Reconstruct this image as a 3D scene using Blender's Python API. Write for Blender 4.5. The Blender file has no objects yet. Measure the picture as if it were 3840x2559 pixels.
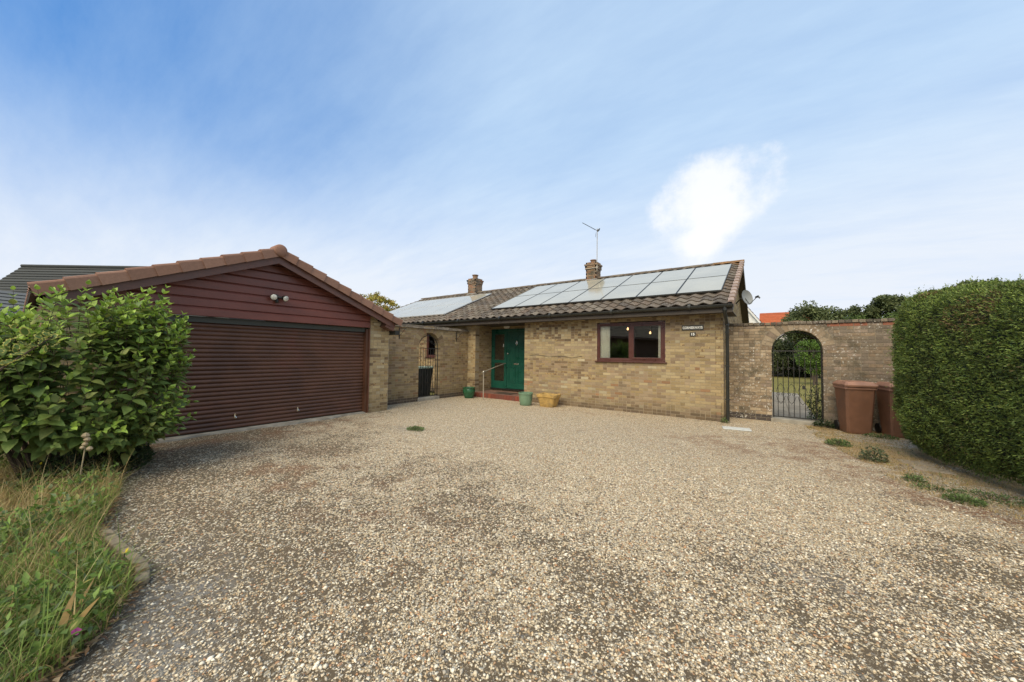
import bpy, bmesh, math, random
import numpy as np
from mathutils import Vector, Matrix
random.seed(7); RNG = np.random.default_rng(11)
S = bpy.context.scene
COL = S.collection
R = math.radians

# ------------------------------------------------------------------ camera
CAM = Vector((0.882, -9.824, 1.559))
YAW, PITCH, ROLL, LENS = R(35.734), R(2.001), R(0.69), 12.5666
fwd = Vector((-math.sin(YAW)*math.cos(PITCH), math.cos(YAW)*math.cos(PITCH), math.sin(PITCH)))
r0 = Vector((math.cos(YAW), math.sin(YAW), 0)); u0 = r0.cross(fwd)
rv = math.cos(ROLL)*r0 + math.sin(ROLL)*u0
uv = -math.sin(ROLL)*r0 + math.cos(ROLL)*u0
cd = bpy.data.cameras.new('camera'); cam = bpy.data.objects.new('camera', cd); COL.objects.link(cam)
M = Matrix((rv, uv, -fwd)).transposed().to_4x4(); M.translation = CAM
cam.matrix_world = M
cd.sensor_fit = 'HORIZONTAL'; cd.sensor_width = 36; cd.lens = LENS; cd.clip_start = 0.05; cd.clip_end = 2000
S.camera = cam

def view(P):
    """pixel (1024 wide) and depth of a world point: only used to choose which pieces become objects"""
    d = Vector(P) - CAM; z = d.dot(fwd)
    if z < 0.1: return (-9e3, -9e3, 1e3)
    k = LENS/36*1024/z
    return (512 + k*d.dot(rv), 341 - k*d.dot(uv), z)

# ------------------------------------------------------------------ light, sky, exposure
SUN_EL, SUN_DIR = R(47), Vector((0.14, -0.99, 0)).normalized()
W = bpy.data.worlds.new('World'); S.world = W; W.use_nodes = True
def world():
    nt = W.node_tree; N = nt.nodes; L = nt.links; N.clear()
    out = N.new('ShaderNodeOutputWorld'); bg = N.new('ShaderNodeBackground'); L.new(bg.outputs[0], out.inputs[0])
    sky = N.new('ShaderNodeTexSky'); sky.sky_type = 'NISHITA'; sky.sun_disc = False
    sky.sun_elevation = SUN_EL; sky.sun_rotation = math.atan2(SUN_DIR.x, SUN_DIR.y)
    sky.altitude = 50; sky.air_density = 1.1; sky.dust_density = 0.6; sky.ozone_density = 2.0
    tc = N.new('ShaderNodeTexCoord'); sep = N.new('ShaderNodeSeparateXYZ'); L.new(tc.outputs['Generated'], sep.inputs[0])
    def math_(op, a, b=None, clamp=False):
        n = N.new('ShaderNodeMath'); n.operation = op; n.use_clamp = clamp
        for i, v in enumerate((a, b)):
            if v is None: continue
            if isinstance(v, (int, float)): n.inputs[i].default_value = v
            else: L.new(v, n.inputs[i])
        return n.outputs[0]
    def dot(v):
        n = N.new('ShaderNodeVectorMath'); n.operation = 'DOT_PRODUCT'; L.new(tc.outputs['Generated'], n.inputs[0]); n.inputs[1].default_value = v
        return n.outputs['Value']
    def ramp(v, a, b, x0=0.0, x1=1.0):
        n = N.new('ShaderNodeMapRange'); n.interpolation_type = 'SMOOTHSTEP'; L.new(v, n.inputs[0])
        n.inputs[1].default_value = a; n.inputs[2].default_value = b; n.inputs[3].default_value = x0; n.inputs[4].default_value = x1
        return n.outputs[0]
    # layer coordinates: direction flattened on to a cloud deck
    den = math_('MAXIMUM', sep.outputs[2], 0.0); den = math_('ADD', den, 0.22)
    cx = math_('DIVIDE', sep.outputs[0], den); cy = math_('DIVIDE', sep.outputs[1], den)
    comb = N.new('ShaderNodeCombineXYZ'); L.new(cx, comb.inputs[0]); L.new(cy, comb.inputs[1])
    mp = N.new('ShaderNodeMapping'); mp.inputs['Rotation'].default_value = (0, 0, R(25)); mp.inputs['Scale'].default_value = (0.55, 1.5, 1); L.new(comb.outputs[0], mp.inputs[0])
    n1 = N.new('ShaderNodeTexNoise'); n1.inputs['Scale'].default_value = 1.1; n1.inputs['Detail'].default_value = 9; n1.inputs['Roughness'].default_value = 0.6; n1.inputs['Distortion'].default_value = 0.5
    L.new(mp.outputs[0], n1.inputs[0])
    n2 = N.new('ShaderNodeTexNoise'); n2.inputs['Scale'].default_value = 5.0; n2.inputs['Detail'].default_value = 8; n2.inputs['Roughness'].default_value = 0.65
    mp2 = N.new('ShaderNodeMapping'); mp2.inputs['Rotation'].default_value = (0, 0, R(-20)); mp2.inputs['Scale'].default_value = (0.45, 1.4, 1); L.new(comb.outputs[0], mp2.inputs[0]); L.new(mp2.outputs[0], n2.inputs[0])
    # thin veil: thick near the horizon, thinning to clear blue high in the north-west
    blue = ramp(dot(Vector((-0.90, -0.10, 0.44)).normalized()), 0.60, 1.03)
    veil = ramp(sep.outputs[2], 0.0, 0.75, 1.02, 0.69)
    blue = math_('MULTIPLY', blue, ramp(sep.outputs[2], 0.12, 0.50))
    veil = math_('SUBTRACT', veil, math_('MULTIPLY', blue, 0.66))
    wob = math_('MULTIPLY', math_('SUBTRACT', n1.outputs[0], 0.5), 0.50)
    fine = math_('MULTIPLY', math_('SUBTRACT', n2.outputs[0], 0.5), 0.36)
    veil = math_('ADD', math_('ADD', veil, wob), fine, True)
    # one small cumulus
    cdir = Vector((-0.118, 0.925, 0.328)).normalized()
    right = cdir.cross(Vector((0, 0, 1))).normalized(); up = right.cross(cdir).normalized()
    px = dot(right); py = dot(up); front = ramp(dot(cdir), 0.5, 0.6)
    skew = math_('ADD', px, math_('MULTIPLY', py, -0.22))
    half = ramp(py, -0.13, 0.05, 0.050, 0.125)
    ex = math_('DIVIDE', skew, half); ey = math_('DIVIDE', py, 0.130)
    rr = math_('ADD', math_('POWER', math_('ABSOLUTE', ex), 2.0), math_('POWER', math_('ABSOLUTE', ey), 4.0))
    n3 = N.new('ShaderNodeTexNoise'); n3.inputs['Scale'].default_value = 14; n3.inputs['Detail'].default_value = 9; n3.inputs['Roughness'].default_value = 0.62
    L.new(tc.outputs['Generated'], n3.inputs[0])
    rr = math_('ADD', rr, math_('MULTIPLY', math_('SUBTRACT', n3.outputs[0], 0.5), 2.6))
    cum = math_('MULTIPLY', ramp(rr, 1.35, 0.0), front)
    mul = N.new('ShaderNodeMix'); mul.data_type = 'RGBA'; mul.blend_type = 'MULTIPLY'; mul.inputs[0].default_value = 1
    L.new(sky.outputs[0], mul.inputs[6]); mul.inputs[7].default_value = (0.046, 0.096, 0.146, 1)
    base = N.new('ShaderNodeMix'); base.data_type = 'RGBA'; base.inputs[0].default_value = 0.55; L.new(mul.outputs[2], base.inputs[6]); base.inputs[7].default_value = (0.095, 0.255, 0.56, 1)
    m1 = N.new('ShaderNodeMix'); m1.data_type = 'RGBA'; L.new(veil, m1.inputs[0]); L.new(base.outputs[2], m1.inputs[6]); vc = N.new('ShaderNodeMix'); vc.data_type = 'RGBA'; L.new(ramp(sep.outputs[2], 0.10, 0.55), vc.inputs[0]); vc.inputs[6].default_value = (0.640, 0.680, 0.745, 1); vc.inputs[7].default_value = (0.480, 0.620, 0.770, 1); L.new(vc.outputs[2], m1.inputs[7])
    m2 = N.new('ShaderNodeMix'); m2.data_type = 'RGBA'; L.new(math_('MULTIPLY', cum, 0.84), m2.inputs[0]); L.new(m1.outputs[2], m2.inputs[6]); m2.inputs[7].default_value = (0.80, 0.80, 0.81, 1)
    L.new(m2.outputs[2], bg.inputs[0]); bg.inputs[1].default_value = 1.0
world()
sd = bpy.data.lights.new('sun', 'SUN'); sd.energy = 3.2; sd.angle = R(50); sd.color = (1.0, 0.86, 0.62)
sun = bpy.data.objects.new('sun', sd); COL.objects.link(sun)
sdir = Vector((SUN_DIR.x*math.cos(SUN_EL), SUN_DIR.y*math.cos(SUN_EL), math.sin(SUN_EL)))
sun.rotation_euler = sdir.to_track_quat('Z', 'Y').to_euler(); sun.location = (5, -12, 15)
S.view_settings.view_transform = 'Standard'; S.view_settings.look = 'None'; S.view_settings.exposure = 0.4; S.view_settings.gamma = 1
S.view_settings.use_curve_mapping = False

# ------------------------------------------------------------------ helpers
ORG = {}                         # world origin of every object made here
def tag(o, label=None, cat=None, group=None, kind=None):
    if label: o['label'] = label
    if cat: o['category'] = cat
    if group: o['group'] = group
    if kind: o['kind'] = kind
    return o
def empty(name, loc, label=None, cat=None, group=None):
    o = bpy.data.objects.new(name, None); COL.objects.link(o); o.location = loc; ORG[o] = Vector(loc)
    o.empty_display_size = 0.1
    return tag(o, label, cat, group)
def link(o, parent, world=(0, 0, 0)):
    COL.objects.link(o); w = Vector(world)
    if parent is not None:
        o.parent = parent; o.location = w - ORG[parent]
    else: o.location = w
    ORG[o] = w
    return o
class MB:
    """collects faces in world coordinates; build() makes ONE mesh object"""
    def __init__(s): s.v = []; s.f = []; s.c = []
    def face(s, pts, col=None):
        i = len(s.v); s.v += [tuple(p) for p in pts]; s.f.append(tuple(range(i, i+len(pts)))); s.c.append(col or (1, 1, 1, 0))
    def box(s, a, b, col=None, fr=None):
        """axis box from a to b, or in frame fr=(origin, ux, uy, uz)"""
        (x0, y0, z0), (x1, y1, z1) = a, b
        P = [(x0, y0, z0), (x1, y0, z0), (x1, y1, z0), (x0, y1, z0), (x0, y0, z1), (x1, y0, z1), (x1, y1, z1), (x0, y1, z1)]
        if fr: o, ux, uy, uz = fr; P = [o + ux*p[0] + uy*p[1] + uz*p[2] for p in P]
        i = len(s.v); s.v += [tuple(p) for p in P]
        for q in ((0, 3, 2, 1), (4, 5, 6, 7), (0, 1, 5, 4), (1, 2, 6, 5), (2, 3, 7, 6), (3, 0, 4, 7)):
            s.f.append(tuple(i+k for k in q)); s.c.append(col or (1, 1, 1, 0))
    def tube(s, pts, rad, n=8, col=None, cap=True):
        pts = [Vector(p) for p in pts]; rads = rad if isinstance(rad, (list, tuple)) else [rad]*len(pts)
        i0 = len(s.v); prev = None
        for k, p in enumerate(pts):
            t = (pts[min(k+1, len(pts)-1)] - pts[max(k-1, 0)]).normalized()
            if prev is None: a = t.orthogonal().normalized()
            else: a = (prev - t*prev.dot(t)); a = a.normalized() if a.length > 1e-6 else t.orthogonal().normalized()
            prev = a; b = t.cross(a)
            for j in range(n):
                w = 2*math.pi*j/n; s.v.append(tuple(p + (a*math.cos(w) + b*math.sin(w))*rads[k]))
        for k in range(len(pts)-1):
            for j in range(n):
                a_, b_ = i0+k*n+j, i0+k*n+(j+1) % n
                s.f.append((a_, b_, b_+n, a_+n)); s.c.append(col or (1, 1, 1, 0))
        if cap:
            s.f.append(tuple(i0+j for j in range(n))[::-1]); s.c.append(col or (1, 1, 1, 0))
            e = i0+(len(pts)-1)*n; s.f.append(tuple(e+j for j in range(n))); s.c.append(col or (1, 1, 1, 0))
    def lathe(s, c, prof, n=24, col=None, sx=1, sy=1):
        i0 = len(s.v); c = Vector(c)
        for r_, z_ in prof:
            for j in range(n):
                w = 2*math.pi*j/n; s.v.append((c.x+r_*sx*math.cos(w), c.y+r_*sy*math.sin(w), c.z+z_))
        for k in range(len(prof)-1):
            for j in range(n):
                a_, b_ = i0+k*n+j, i0+k*n+(j+1) % n
                s.f.append((a_, b_, b_+n, a_+n)); s.c.append(col or (1, 1, 1, 0))
    def build(s, name, mat, parent=None, org=None, smooth=False, bevel=0, kind=None):
        o0 = ORG[parent] if (parent is not None and org is None) else Vector(org or (0, 0, 0))
        me = bpy.data.meshes.new(name)
        me.from_pydata([(x-o0.x, y-o0.y, z-o0.z) for x, y, z in s.v], [], s.f)
        ca = me.color_attributes.new('Col', 'FLOAT_COLOR', 'CORNER')
        arr = np.concatenate([np.tile(np.array(c if len(c) == 4 else (*c, 0), np.float32), (len(f), 1)) for f, c in zip(s.f, s.c)]) if s.f else np.zeros((0, 4), np.float32)
        ca.data.foreach_set('color', arr.ravel())
        me.materials.append(mat)
        if smooth:
            me.polygons.foreach_set('use_smooth', [True]*len(me.polygons))
        o = bpy.data.objects.new(name, me)
        link(o, parent, o0)
        if smooth == 'auto':
            bm = bmesh.new(); bm.from_mesh(me); bmesh.ops.remove_doubles(bm, verts=bm.verts, dist=1e-5)
            for e in bm.edges:
                if len(e.link_faces) == 2 and e.calc_face_angle(0) > R(38): e.smooth = False
            bm.to_mesh(me); bm.free()
        if bevel:
            md = o.modifiers.new('bevel', 'BEVEL'); md.width = bevel; md.segments = 2; md.limit_method = 'ANGLE'; md.angle_limit = R(40)
            bm = bmesh.new(); bm.from_mesh(me); bmesh.ops.remove_doubles(bm, verts=bm.verts, dist=1e-5); bm.to_mesh(me); bm.free()
        if kind: o['kind'] = kind
        return o
def np_mesh(name, V, F, C, mat, parent=None, org=None, kind=None, smooth=False):
    """big mesh from numpy arrays: V (n,3) world, F (m,k) all the same k, C (n,4) per vertex"""
    o0 = ORG[parent] if (parent is not None and org is None) else Vector(org or (0, 0, 0))
    V = np.asarray(V, np.float32) - np.array(o0, np.float32); F = np.asarray(F, np.int32); k = F.shape[1]
    me = bpy.data.meshes.new(name); me.vertices.add(len(V)); me.vertices.foreach_set('co', V.ravel())
    me.loops.add(F.size); me.loops.foreach_set('vertex_index', F.ravel())
    me.polygons.add(len(F)); me.polygons.foreach_set('loop_start', np.arange(0, F.size, k, dtype=np.int32))
    if smooth: me.polygons.foreach_set('use_smooth', np.ones(len(F), bool))
    me.update(calc_edges=True)
    ca = me.color_attributes.new('Col', 'FLOAT_COLOR', 'POINT'); ca.data.foreach_set('color', np.asarray(C, np.float32).ravel())
    me.materials.append(mat); o = bpy.data.objects.new(name, me); link(o, parent, o0)
    if kind: o['kind'] = kind
    return o
def copy_of(src, parent, loc, rot=None, scale=None):
    o = src.copy() if isinstance(src, bpy.types.Object) else bpy.data.objects.new(src[0], src[1])
    link(o, parent, loc)
    if rot is not None: o.rotation_euler = rot
    if scale is not None: o.scale = scale
    return o
def lattice(seed, n=256): return np.random.default_rng(seed).random((n, n))
def vnoise(x, y, scale, seed):
    T = lattice(seed); n = T.shape[0]; x = np.asarray(x)*scale; y = np.asarray(y)*scale
    xi = np.floor(x).astype(int); yi = np.floor(y).astype(int); fx = x-xi; fy = y-yi
    fx = fx*fx*(3-2*fx); fy = fy*fy*(3-2*fy)
    g = lambda a, b: T[a % n, b % n]
    return (g(xi, yi)*(1-fx)+g(xi+1, yi)*fx)*(1-fy) + (g(xi, yi+1)*(1-fx)+g(xi+1, yi+1)*fx)*fy
def fbm(x, y, scale, seed, oct=4):
    s = 0; a = 0.5; t = 0
    for k in range(oct): s = s + a*vnoise(x, y, scale*2**k, seed+k); t += a; a *= 0.5
    return s/t
def sstep(a, b, x): t = np.clip((x-a)/(b-a), 0, 1); return t*t*(3-2*t)

# ------------------------------------------------------------------ materials
def nodes(name):
    m = bpy.data.materials.new(name); m.use_nodes = True; nt = m.node_tree; nt.nodes.clear()
    out = nt.nodes.new('ShaderNodeOutputMaterial'); b = nt.nodes.new('ShaderNodeBsdfPrincipled'); nt.links.new(b.outputs[0], out.inputs[0])
    return m, nt, b, out
def mk(nt, t, **kw):
    n = nt.nodes.new(t)
    for k, v in kw.items():
        if k in n.inputs: 
            if hasattr(v, 'is_output') or isinstance(v, bpy.types.NodeSocket): nt.links.new(v, n.inputs[k])
            else: n.inputs[k].default_value = v
        else: setattr(n, k, v)
    return n
def mixc(nt, fac, a, b, blend='MIX'):
    n = nt.nodes.new('ShaderNodeMix'); n.data_type = 'RGBA'; n.blend_type = blend
    for s_, v in ((n.inputs[0], fac), (n.inputs[6], a), (n.inputs[7], b)):
        if isinstance(v, bpy.types.NodeSocket): nt.links.new(v, s_)
        elif isinstance(v, (int, float)): s_.default_value = v
        else: s_.default_value = (*v, 1) if len(v) == 3 else v
    return n.outputs[2]
def mrange(nt, v, a, b, c=0.0, d=1.0, smooth=True):
    n = nt.nodes.new('ShaderNodeMapRange'); n.interpolation_type = 'SMOOTHSTEP' if smooth else 'LINEAR'; nt.links.new(v, n.inputs[0])
    for i, x in enumerate((a, b, c, d)): n.inputs[i+1].default_value = x
    return n.outputs[0]
def mth(nt, op, a, b=0.0, clamp=False):
    n = nt.nodes.new('ShaderNodeMath'); n.operation = op; n.use_clamp = clamp
    for i, v in enumerate((a, b)):
        if isinstance(v, bpy.types.NodeSocket): nt.links.new(v, n.inputs[i])
        else: n.inputs[i].default_value = v
    return n.outputs[0]
def noise(nt, scale, detail=5, rough=0.6, vec=None, dist=0.0):
    n = nt.nodes.new('ShaderNodeTexNoise'); n.inputs['Scale'].default_value = scale; n.inputs['Detail'].default_value = detail
    n.inputs['Roughness'].default_value = rough; n.inputs['Distortion'].default_value = dist
    if vec is not None: nt.links.new(vec, n.inputs['Vector'])
    return n.outputs[0]
def wpos(nt): return nt.nodes.new('ShaderNodeNewGeometry').outputs['Position']
def bump(nt, h, strength=0.3, dist=0.01):
    n = nt.nodes.new('ShaderNodeBump'); n.inputs['Strength'].default_value = strength; n.inputs['Distance'].default_value = dist
    nt.links.new(h, n.inputs['Height']); return n.outputs[0]
def plain(name, col, rough=0.5, var=0.12, scale=9.0, metal=0.0, spec=0.5, bmp=0.0, bscale=None, dirt=None, dirt_amt=0.0, stretch=None):
    """one real surface colour with cloudy variation, optional grime of a second colour, optional fine relief"""
    m, nt, b, _ = nodes(name); P = wpos(nt)
    if stretch:
        mp = nt.nodes.new('ShaderNodeMapping'); mp.inputs['Scale'].default_value = stretch; nt.links.new(P, mp.inputs[0]); P = mp.outputs[0]
    n1 = noise(nt, scale, 6, 0.65, P)
    c = mixc(nt, mrange(nt, n1, 0.3, 0.7), tuple(x*(1-var) for x in col), tuple(min(1, x*(1+var)) for x in col))
    if dirt:
        n2 = noise(nt, scale*0.45, 8, 0.7, P, 0.4); c = mixc(nt, mrange(nt, n2, 0.62-dirt_amt*0.3, 0.75), c, dirt)
    nt.links.new(c, b.inputs['Base Color']); b.inputs['Metallic'].default_value = metal
    b.inputs['Specular IOR Level'].default_value = spec
    nt.links.new(mrange(nt, n1, 0.25, 0.75, max(0.02, rough-0.08), min(1, rough+0.1)), b.inputs['Roughness'])
    if bmp: nt.links.new(bump(nt, noise(nt, bscale or scale*8, 5, 0.7, P), bmp, 0.004), b.inputs['Normal'])
    return m
def attr_mat(name, rough=0.85, grain=70, gvar=0.25, bmp=0.4, bdist=0.004, spots=None, lichen=0.0, lichen_col=(0.62, 0.60, 0.54), moss=0.0, spec=0.3, splash=0.0):
    """surface colour from the piece's own colour attribute; alpha = how flecked that piece is"""
    m, nt, b, _ = nodes(name); P = wpos(nt)
    a = nt.nodes.new('ShaderNodeAttribute'); a.attribute_name = 'Col'
    g = noise(nt, grain, 4, 0.7, P)
    c = mixc(nt, 1.0, a.outputs['Color'], mixc(nt, mrange(nt, g, 0.25, 0.75, smooth=False), (1-gvar,)*3, (1+gvar,)*3), 'MULTIPLY')
    if spots:
        mp = nt.nodes.new('ShaderNodeMapping'); mp.inputs['Scale'].default_value = (1, 1, 0.8); nt.links.new(P, mp.inputs[0])
        f = mth(nt, 'MULTIPLY', mrange(nt, noise(nt, 17, 2, 0.5, mp.outputs[0]), 0.50, 0.58), a.outputs['Alpha'])
        c = mixc(nt, f, c, spots)
    if lichen:
        l1 = noise(nt, 26, 4, 0.65, P); l2 = noise(nt, 1.3, 3, 0.6, P)
        f = mth(nt, 'MULTIPLY', mrange(nt, l1, 0.61-0.04*lichen, 0.66), mrange(nt, l2, 0.38, 0.58), True)
        c = mixc(nt, mth(nt, 'MULTIPLY', f, min(1, 0.55+lichen*0.4)), c, lichen_col)
    if moss:
        f = mth(nt, 'MULTIPLY', mrange(nt, noise(nt, 2.3, 6, 0.7, P), 0.5, 0.68), moss)
        c = mixc(nt, f, c, (0.075, 0.066, 0.042))
    if splash:                                              # rain-splashed dirt along the foot of the wall
        sx = nt.nodes.new('ShaderNodeSeparateXYZ'); nt.links.new(P, sx.inputs[0])
        f = mth(nt, 'MULTIPLY', mth(nt, 'MULTIPLY', mrange(nt, mth(nt, 'ADD', sx.outputs[2], mth(nt, 'MULTIPLY', noise(nt, 3.0, 5, 0.7, P), -0.35)), 0.30, -0.05), noise(nt, 14, 5, 0.7, P)), splash*1.6, True)
        c = mixc(nt, f, c, (0.115, 0.088, 0.055))
    nt.links.new(c, b.inputs['Base Color']); b.inputs['Roughness'].default_value = rough; b.inputs['Specular IOR Level'].default_value = spec
    if bmp: nt.links.new(bump(nt, g, bmp, bdist), b.inputs['Normal'])
    return m
def leaf_mat(name, rough=0.5, trans=0.25, var=0.25):
    m, nt, b, out = nodes(name); P = wpos(nt)
    a = nt.nodes.new('ShaderNodeAttribute'); a.attribute_name = 'Col'
    g = noise(nt, 9, 3, 0.6, P)
    c = mixc(nt, 1.0, a.outputs['Color'], mixc(nt, mrange(nt, g, 0.3, 0.7), (1-var,)*3, (1+var,)*3), 'MULTIPLY')
    nt.links.new(c, b.inputs['Base Color']); b.inputs['Roughness'].default_value = rough; b.inputs['Specular IOR Level'].default_value = 0.35
    t = nt.nodes.new('ShaderNodeBsdfTranslucent'); nt.links.new(c, t.inputs[0])
    mx = nt.nodes.new('ShaderNodeMixShader'); mx.inputs[0].default_value = trans
    nt.links.new(b.outputs[0], mx.inputs[1]); nt.links.new(t.outputs[0], mx.inputs[2]); nt.links.new(mx.outputs[0], out.inputs[0])
    return m
def glass_mat(name, tint=(1, 1, 1), ior=1.5, boost=1.0, rough=0.0):
    m, nt, b, out = nodes(name); nt.nodes.remove(b)
    fr = nt.nodes.new('ShaderNodeFresnel'); fr.inputs[0].default_value = ior
    t = nt.nodes.new('ShaderNodeBsdfTransparent'); t.inputs[0].default_value = (*tint, 1)
    g = nt.nodes.new('ShaderNodeBsdfGlossy'); g.inputs['Roughness'].default_value = rough; g.inputs[0].default_value = (0.95, 0.97, 0.95, 1)
    mx = nt.nodes.new('ShaderNodeMixShader'); nt.links.new(mth(nt, 'MULTIPLY', fr.outputs[0], boost, True), mx.inputs[0])
    nt.links.new(t.outputs[0], mx.inputs[1]); nt.links.new(g.outputs[0], mx.inputs[2]); nt.links.new(mx.outputs[0], out.inputs[0])
    return m
def emit_mat(name, col, s):
    m, nt, b, out = nodes(name); b.inputs['Base Color'].default_value = (*col, 1); b.inputs['Emission Color'].default_value = (*col, 1); b.inputs['Emission Strength'].default_value = s
    return m
def gravel_mat():
    m, nt, b, _ = nodes('gravel'); P = wpos(nt)
    a = nt.nodes.new('ShaderNodeAttribute'); a.attribute_name = 'Col'
    sp = nt.nodes.new('ShaderNodeSeparateColor'); nt.links.new(a.outputs['Color'], sp.inputs[0])
    mp = nt.nodes.new('ShaderNodeMapping'); mp.inputs['Scale'].default_value = (1, 1, 0.2); nt.links.new(P, mp.inputs[0])
    def vor(scale, feat):
        v = nt.nodes.new('ShaderNodeTexVoronoi'); v.feature = feat; v.inputs['Scale'].default_value = scale; nt.links.new(mp.outputs[0], v.inputs['Vector']); return v
    v1 = vor(60, 'F1'); e1 = vor(60, 'DISTANCE_TO_EDGE')
    sepc = nt.nodes.new('ShaderNodeSeparateColor'); nt.links.new(v1.outputs['Color'], sepc.inputs[0])
    cr = nt.nodes.new('ShaderNodeValToRGB'); nt.links.new(sepc.outputs[0], cr.inputs[0]); el = cr.color_ramp.elements
    cr.color_ramp.interpolation = 'CONSTANT'
    pal = [(0.0, (0.70, 0.575, 0.385)), (0.20, (0.58, 0.46, 0.30)), (0.36, (0.44, 0.385, 0.29)), (0.48, (0.50, 0.36, 0.21)), (0.58, (0.80, 0.71, 0.55)), (0.71, (0.36, 0.27, 0.175)), (0.80, (0.24, 0.215, 0.18)), (0.87, (0.50, 0.29, 0.16)), (0.93, (0.64, 0.55, 0.41))]
    el[0].position, el[0].color = 0, (*pal[0][1], 1); el[1].position, el[1].color = pal[1][0], (*pal[1][1], 1)
    for p_, c_ in pal[2:]:
        k = el.new(p_); k.color = (*c_, 1)
    # how many stones are bedded under soil here
    gone = mrange(nt, mth(nt, 'SUBTRACT', mth(nt, 'ADD', mth(nt, 'MULTIPLY', sp.outputs[0], 0.95), mth(nt, 'MULTIPLY', mth(nt, 'SUBTRACT', noise(nt, 22, 4, 0.7, P), 0.5), 0.5)), sepc.outputs[1]), -0.05, 0.06)
    soil = mixc(nt, noise(nt, 30, 6, 0.7, P), (0.060, 0.044, 0.025), (0.150, 0.112, 0.068))
    v2 = vor(150, 'F1'); s2 = nt.nodes.new('ShaderNodeSeparateColor'); nt.links.new(v2.outputs['Color'], s2.inputs[0])
    grit = mixc(nt, s2.outputs[1], (0.14, 0.105, 0.065), (0.56, 0.48, 0.35))
    soil = mixc(nt, mth(nt, 'MULTIPLY', mrange(nt, s2.outputs[0], 0.52, 0.60), mrange(nt, v2.outputs['Distance'], 0.42, 0.30)), soil, grit)
    gap = mrange(nt, e1.outputs['Distance'], 0.0, 0.075)
    c = mixc(nt, gap, soil, cr.outputs[0]); c = mixc(nt, gone, c, soil)
    rust = mth(nt, 'MULTIPLY', mrange(nt, noise(nt, 38, 5, 0.75, P), 0.40, 0.60), sp.outputs[2], True)
    c = mixc(nt, rust, c, mixc(nt, noise(nt, 90, 3, 0.6, P), (0.13, 0.060, 0.032), (0.30, 0.155, 0.082)))
    slate = mth(nt, 'MULTIPLY', mrange(nt, noise(nt, 16, 6, 0.7, P), 0.38, 0.6), sp.outputs[1], True)
    c = mixc(nt, slate, c, mixc(nt, noise(nt, 60, 4, 0.7, P), (0.12, 0.12, 0.115), (0.27, 0.26, 0.24)))
    nt.links.new(c, b.inputs['Base Color']); b.inputs['Roughness'].default_value = 0.8; b.inputs['Specular IOR Level'].default_value = 0.3
    h = mth(nt, 'ADD', mth(nt, 'MULTIPLY', mrange(nt, e1.outputs['Distance'], 0, 0.35), mth(nt, 'SUBTRACT', 1.0, gone)), mth(nt, 'MULTIPLY', noise(nt, 4, 4, 0.6, P), 0.6))
    nt.links.new(bump(nt, h, 0.9, 0.008), b.inputs['Normal'])
    return m
def ground_mat(name, cols, scale=6, bmp=0.5, rough=0.95):
    m, nt, b, _ = nodes(name); P = wpos(nt)
    n1 = noise(nt, scale, 8, 0.72, P); n2 = noise(nt, scale*9, 6, 0.75, P); n3 = noise(nt, scale*0.25, 4, 0.6, P)
    c = mixc(nt, mrange(nt, n1, 0.35, 0.65), cols[0], cols[1]); c = mixc(nt, mrange(nt, n2, 0.45, 0.68), c, cols[2]); c = mixc(nt, mth(nt, 'MULTIPLY', mrange(nt, n3, 0.45, 0.65), 0.6), c, cols[3])
    nt.links.new(c, b.inputs['Base Color']); b.inputs['Roughness'].default_value = rough; b.inputs['Specular IOR Level'].default_value = 0.15
    nt.links.new(bump(nt, mth(nt, 'ADD', n1, n2), bmp, 0.02), b.inputs['Normal']); return m

MT = {}
MT['brick'] = attr_mat('buff_brick', 0.88, 95, 0.24, 0.45, 0.003, spots=(0.19, 0.122, 0.066), moss=0.22, splash=0.55)
MT['old_brick'] = attr_mat('weathered_brick', 0.92, 80, 0.25, 0.6, 0.004, spots=(0.10, 0.075, 0.05), lichen=1.0, moss=0.8)
MT['mortar'] = plain('mortar', (0.33, 0.265, 0.175), 0.95, 0.15, 14, bmp=0.4, dirt=(0.25, 0.20, 0.14), dirt_amt=0.3)
MT['old_mortar'] = plain('old_mortar', (0.235, 0.195, 0.140), 0.95, 0.2, 10, bmp=0.5, dirt=(0.14, 0.12, 0.09), dirt_amt=0.6)
MT['tile'] = attr_mat('concrete_tile', 0.9, 55, 0.30, 0.5, 0.004, lichen=0.8, lichen_col=(0.42, 0.39, 0.33), moss=0.45)
MT['verge'] = attr_mat('verge_tile', 0.75, 30, 0.14, 0.25, 0.003)
MT['coping'] = attr_mat('coping_brick', 0.95, 45, 0.35, 0.8, 0.006, lichen=0.9, lichen_col=(0.40, 0.38, 0.32), moss=0.6)
MT['quarry'] = attr_mat('quarry_tile', 0.7, 30, 0.22, 0.2, 0.002)
MT['cladding'] = plain('maroon_cladding', (0.165, 0.052, 0.038), 0.38, 0.16, 2.2, spec=0.5, dirt=(0.110, 0.052, 0.036), dirt_amt=0.5, stretch=(1, 0.5, 1.5))
MT['shutter'] = plain('brown_shutter_paint', (0.086, 0.037, 0.020), 0.42, 0.26, 1.4, spec=0.45, dirt=(0.120, 0.036, 0.022), dirt_amt=0.4)
MT['barge'] = plain('brown_bargeboard', (0.125, 0.056, 0.040), 0.42, 0.15, 3)
MT['lintel'] = plain('dark_green_lintel', (0.040, 0.044, 0.034), 0.55, 0.2, 3)
MT['gutter'] = plain('black_gutter', (0.021, 0.022, 0.018), 0.38, 0.25, 5, dirt=(0.06, 0.058, 0.045), dirt_amt=0.3)
MT['soffit'] = plain('brown_soffit', (0.055, 0.042, 0.03), 0.6, 0.2, 4)
MT['gable_soffit'] = plain('gable_soffit_paint', (0.085, 0.062, 0.035), 0.6, 0.2, 4)
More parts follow.
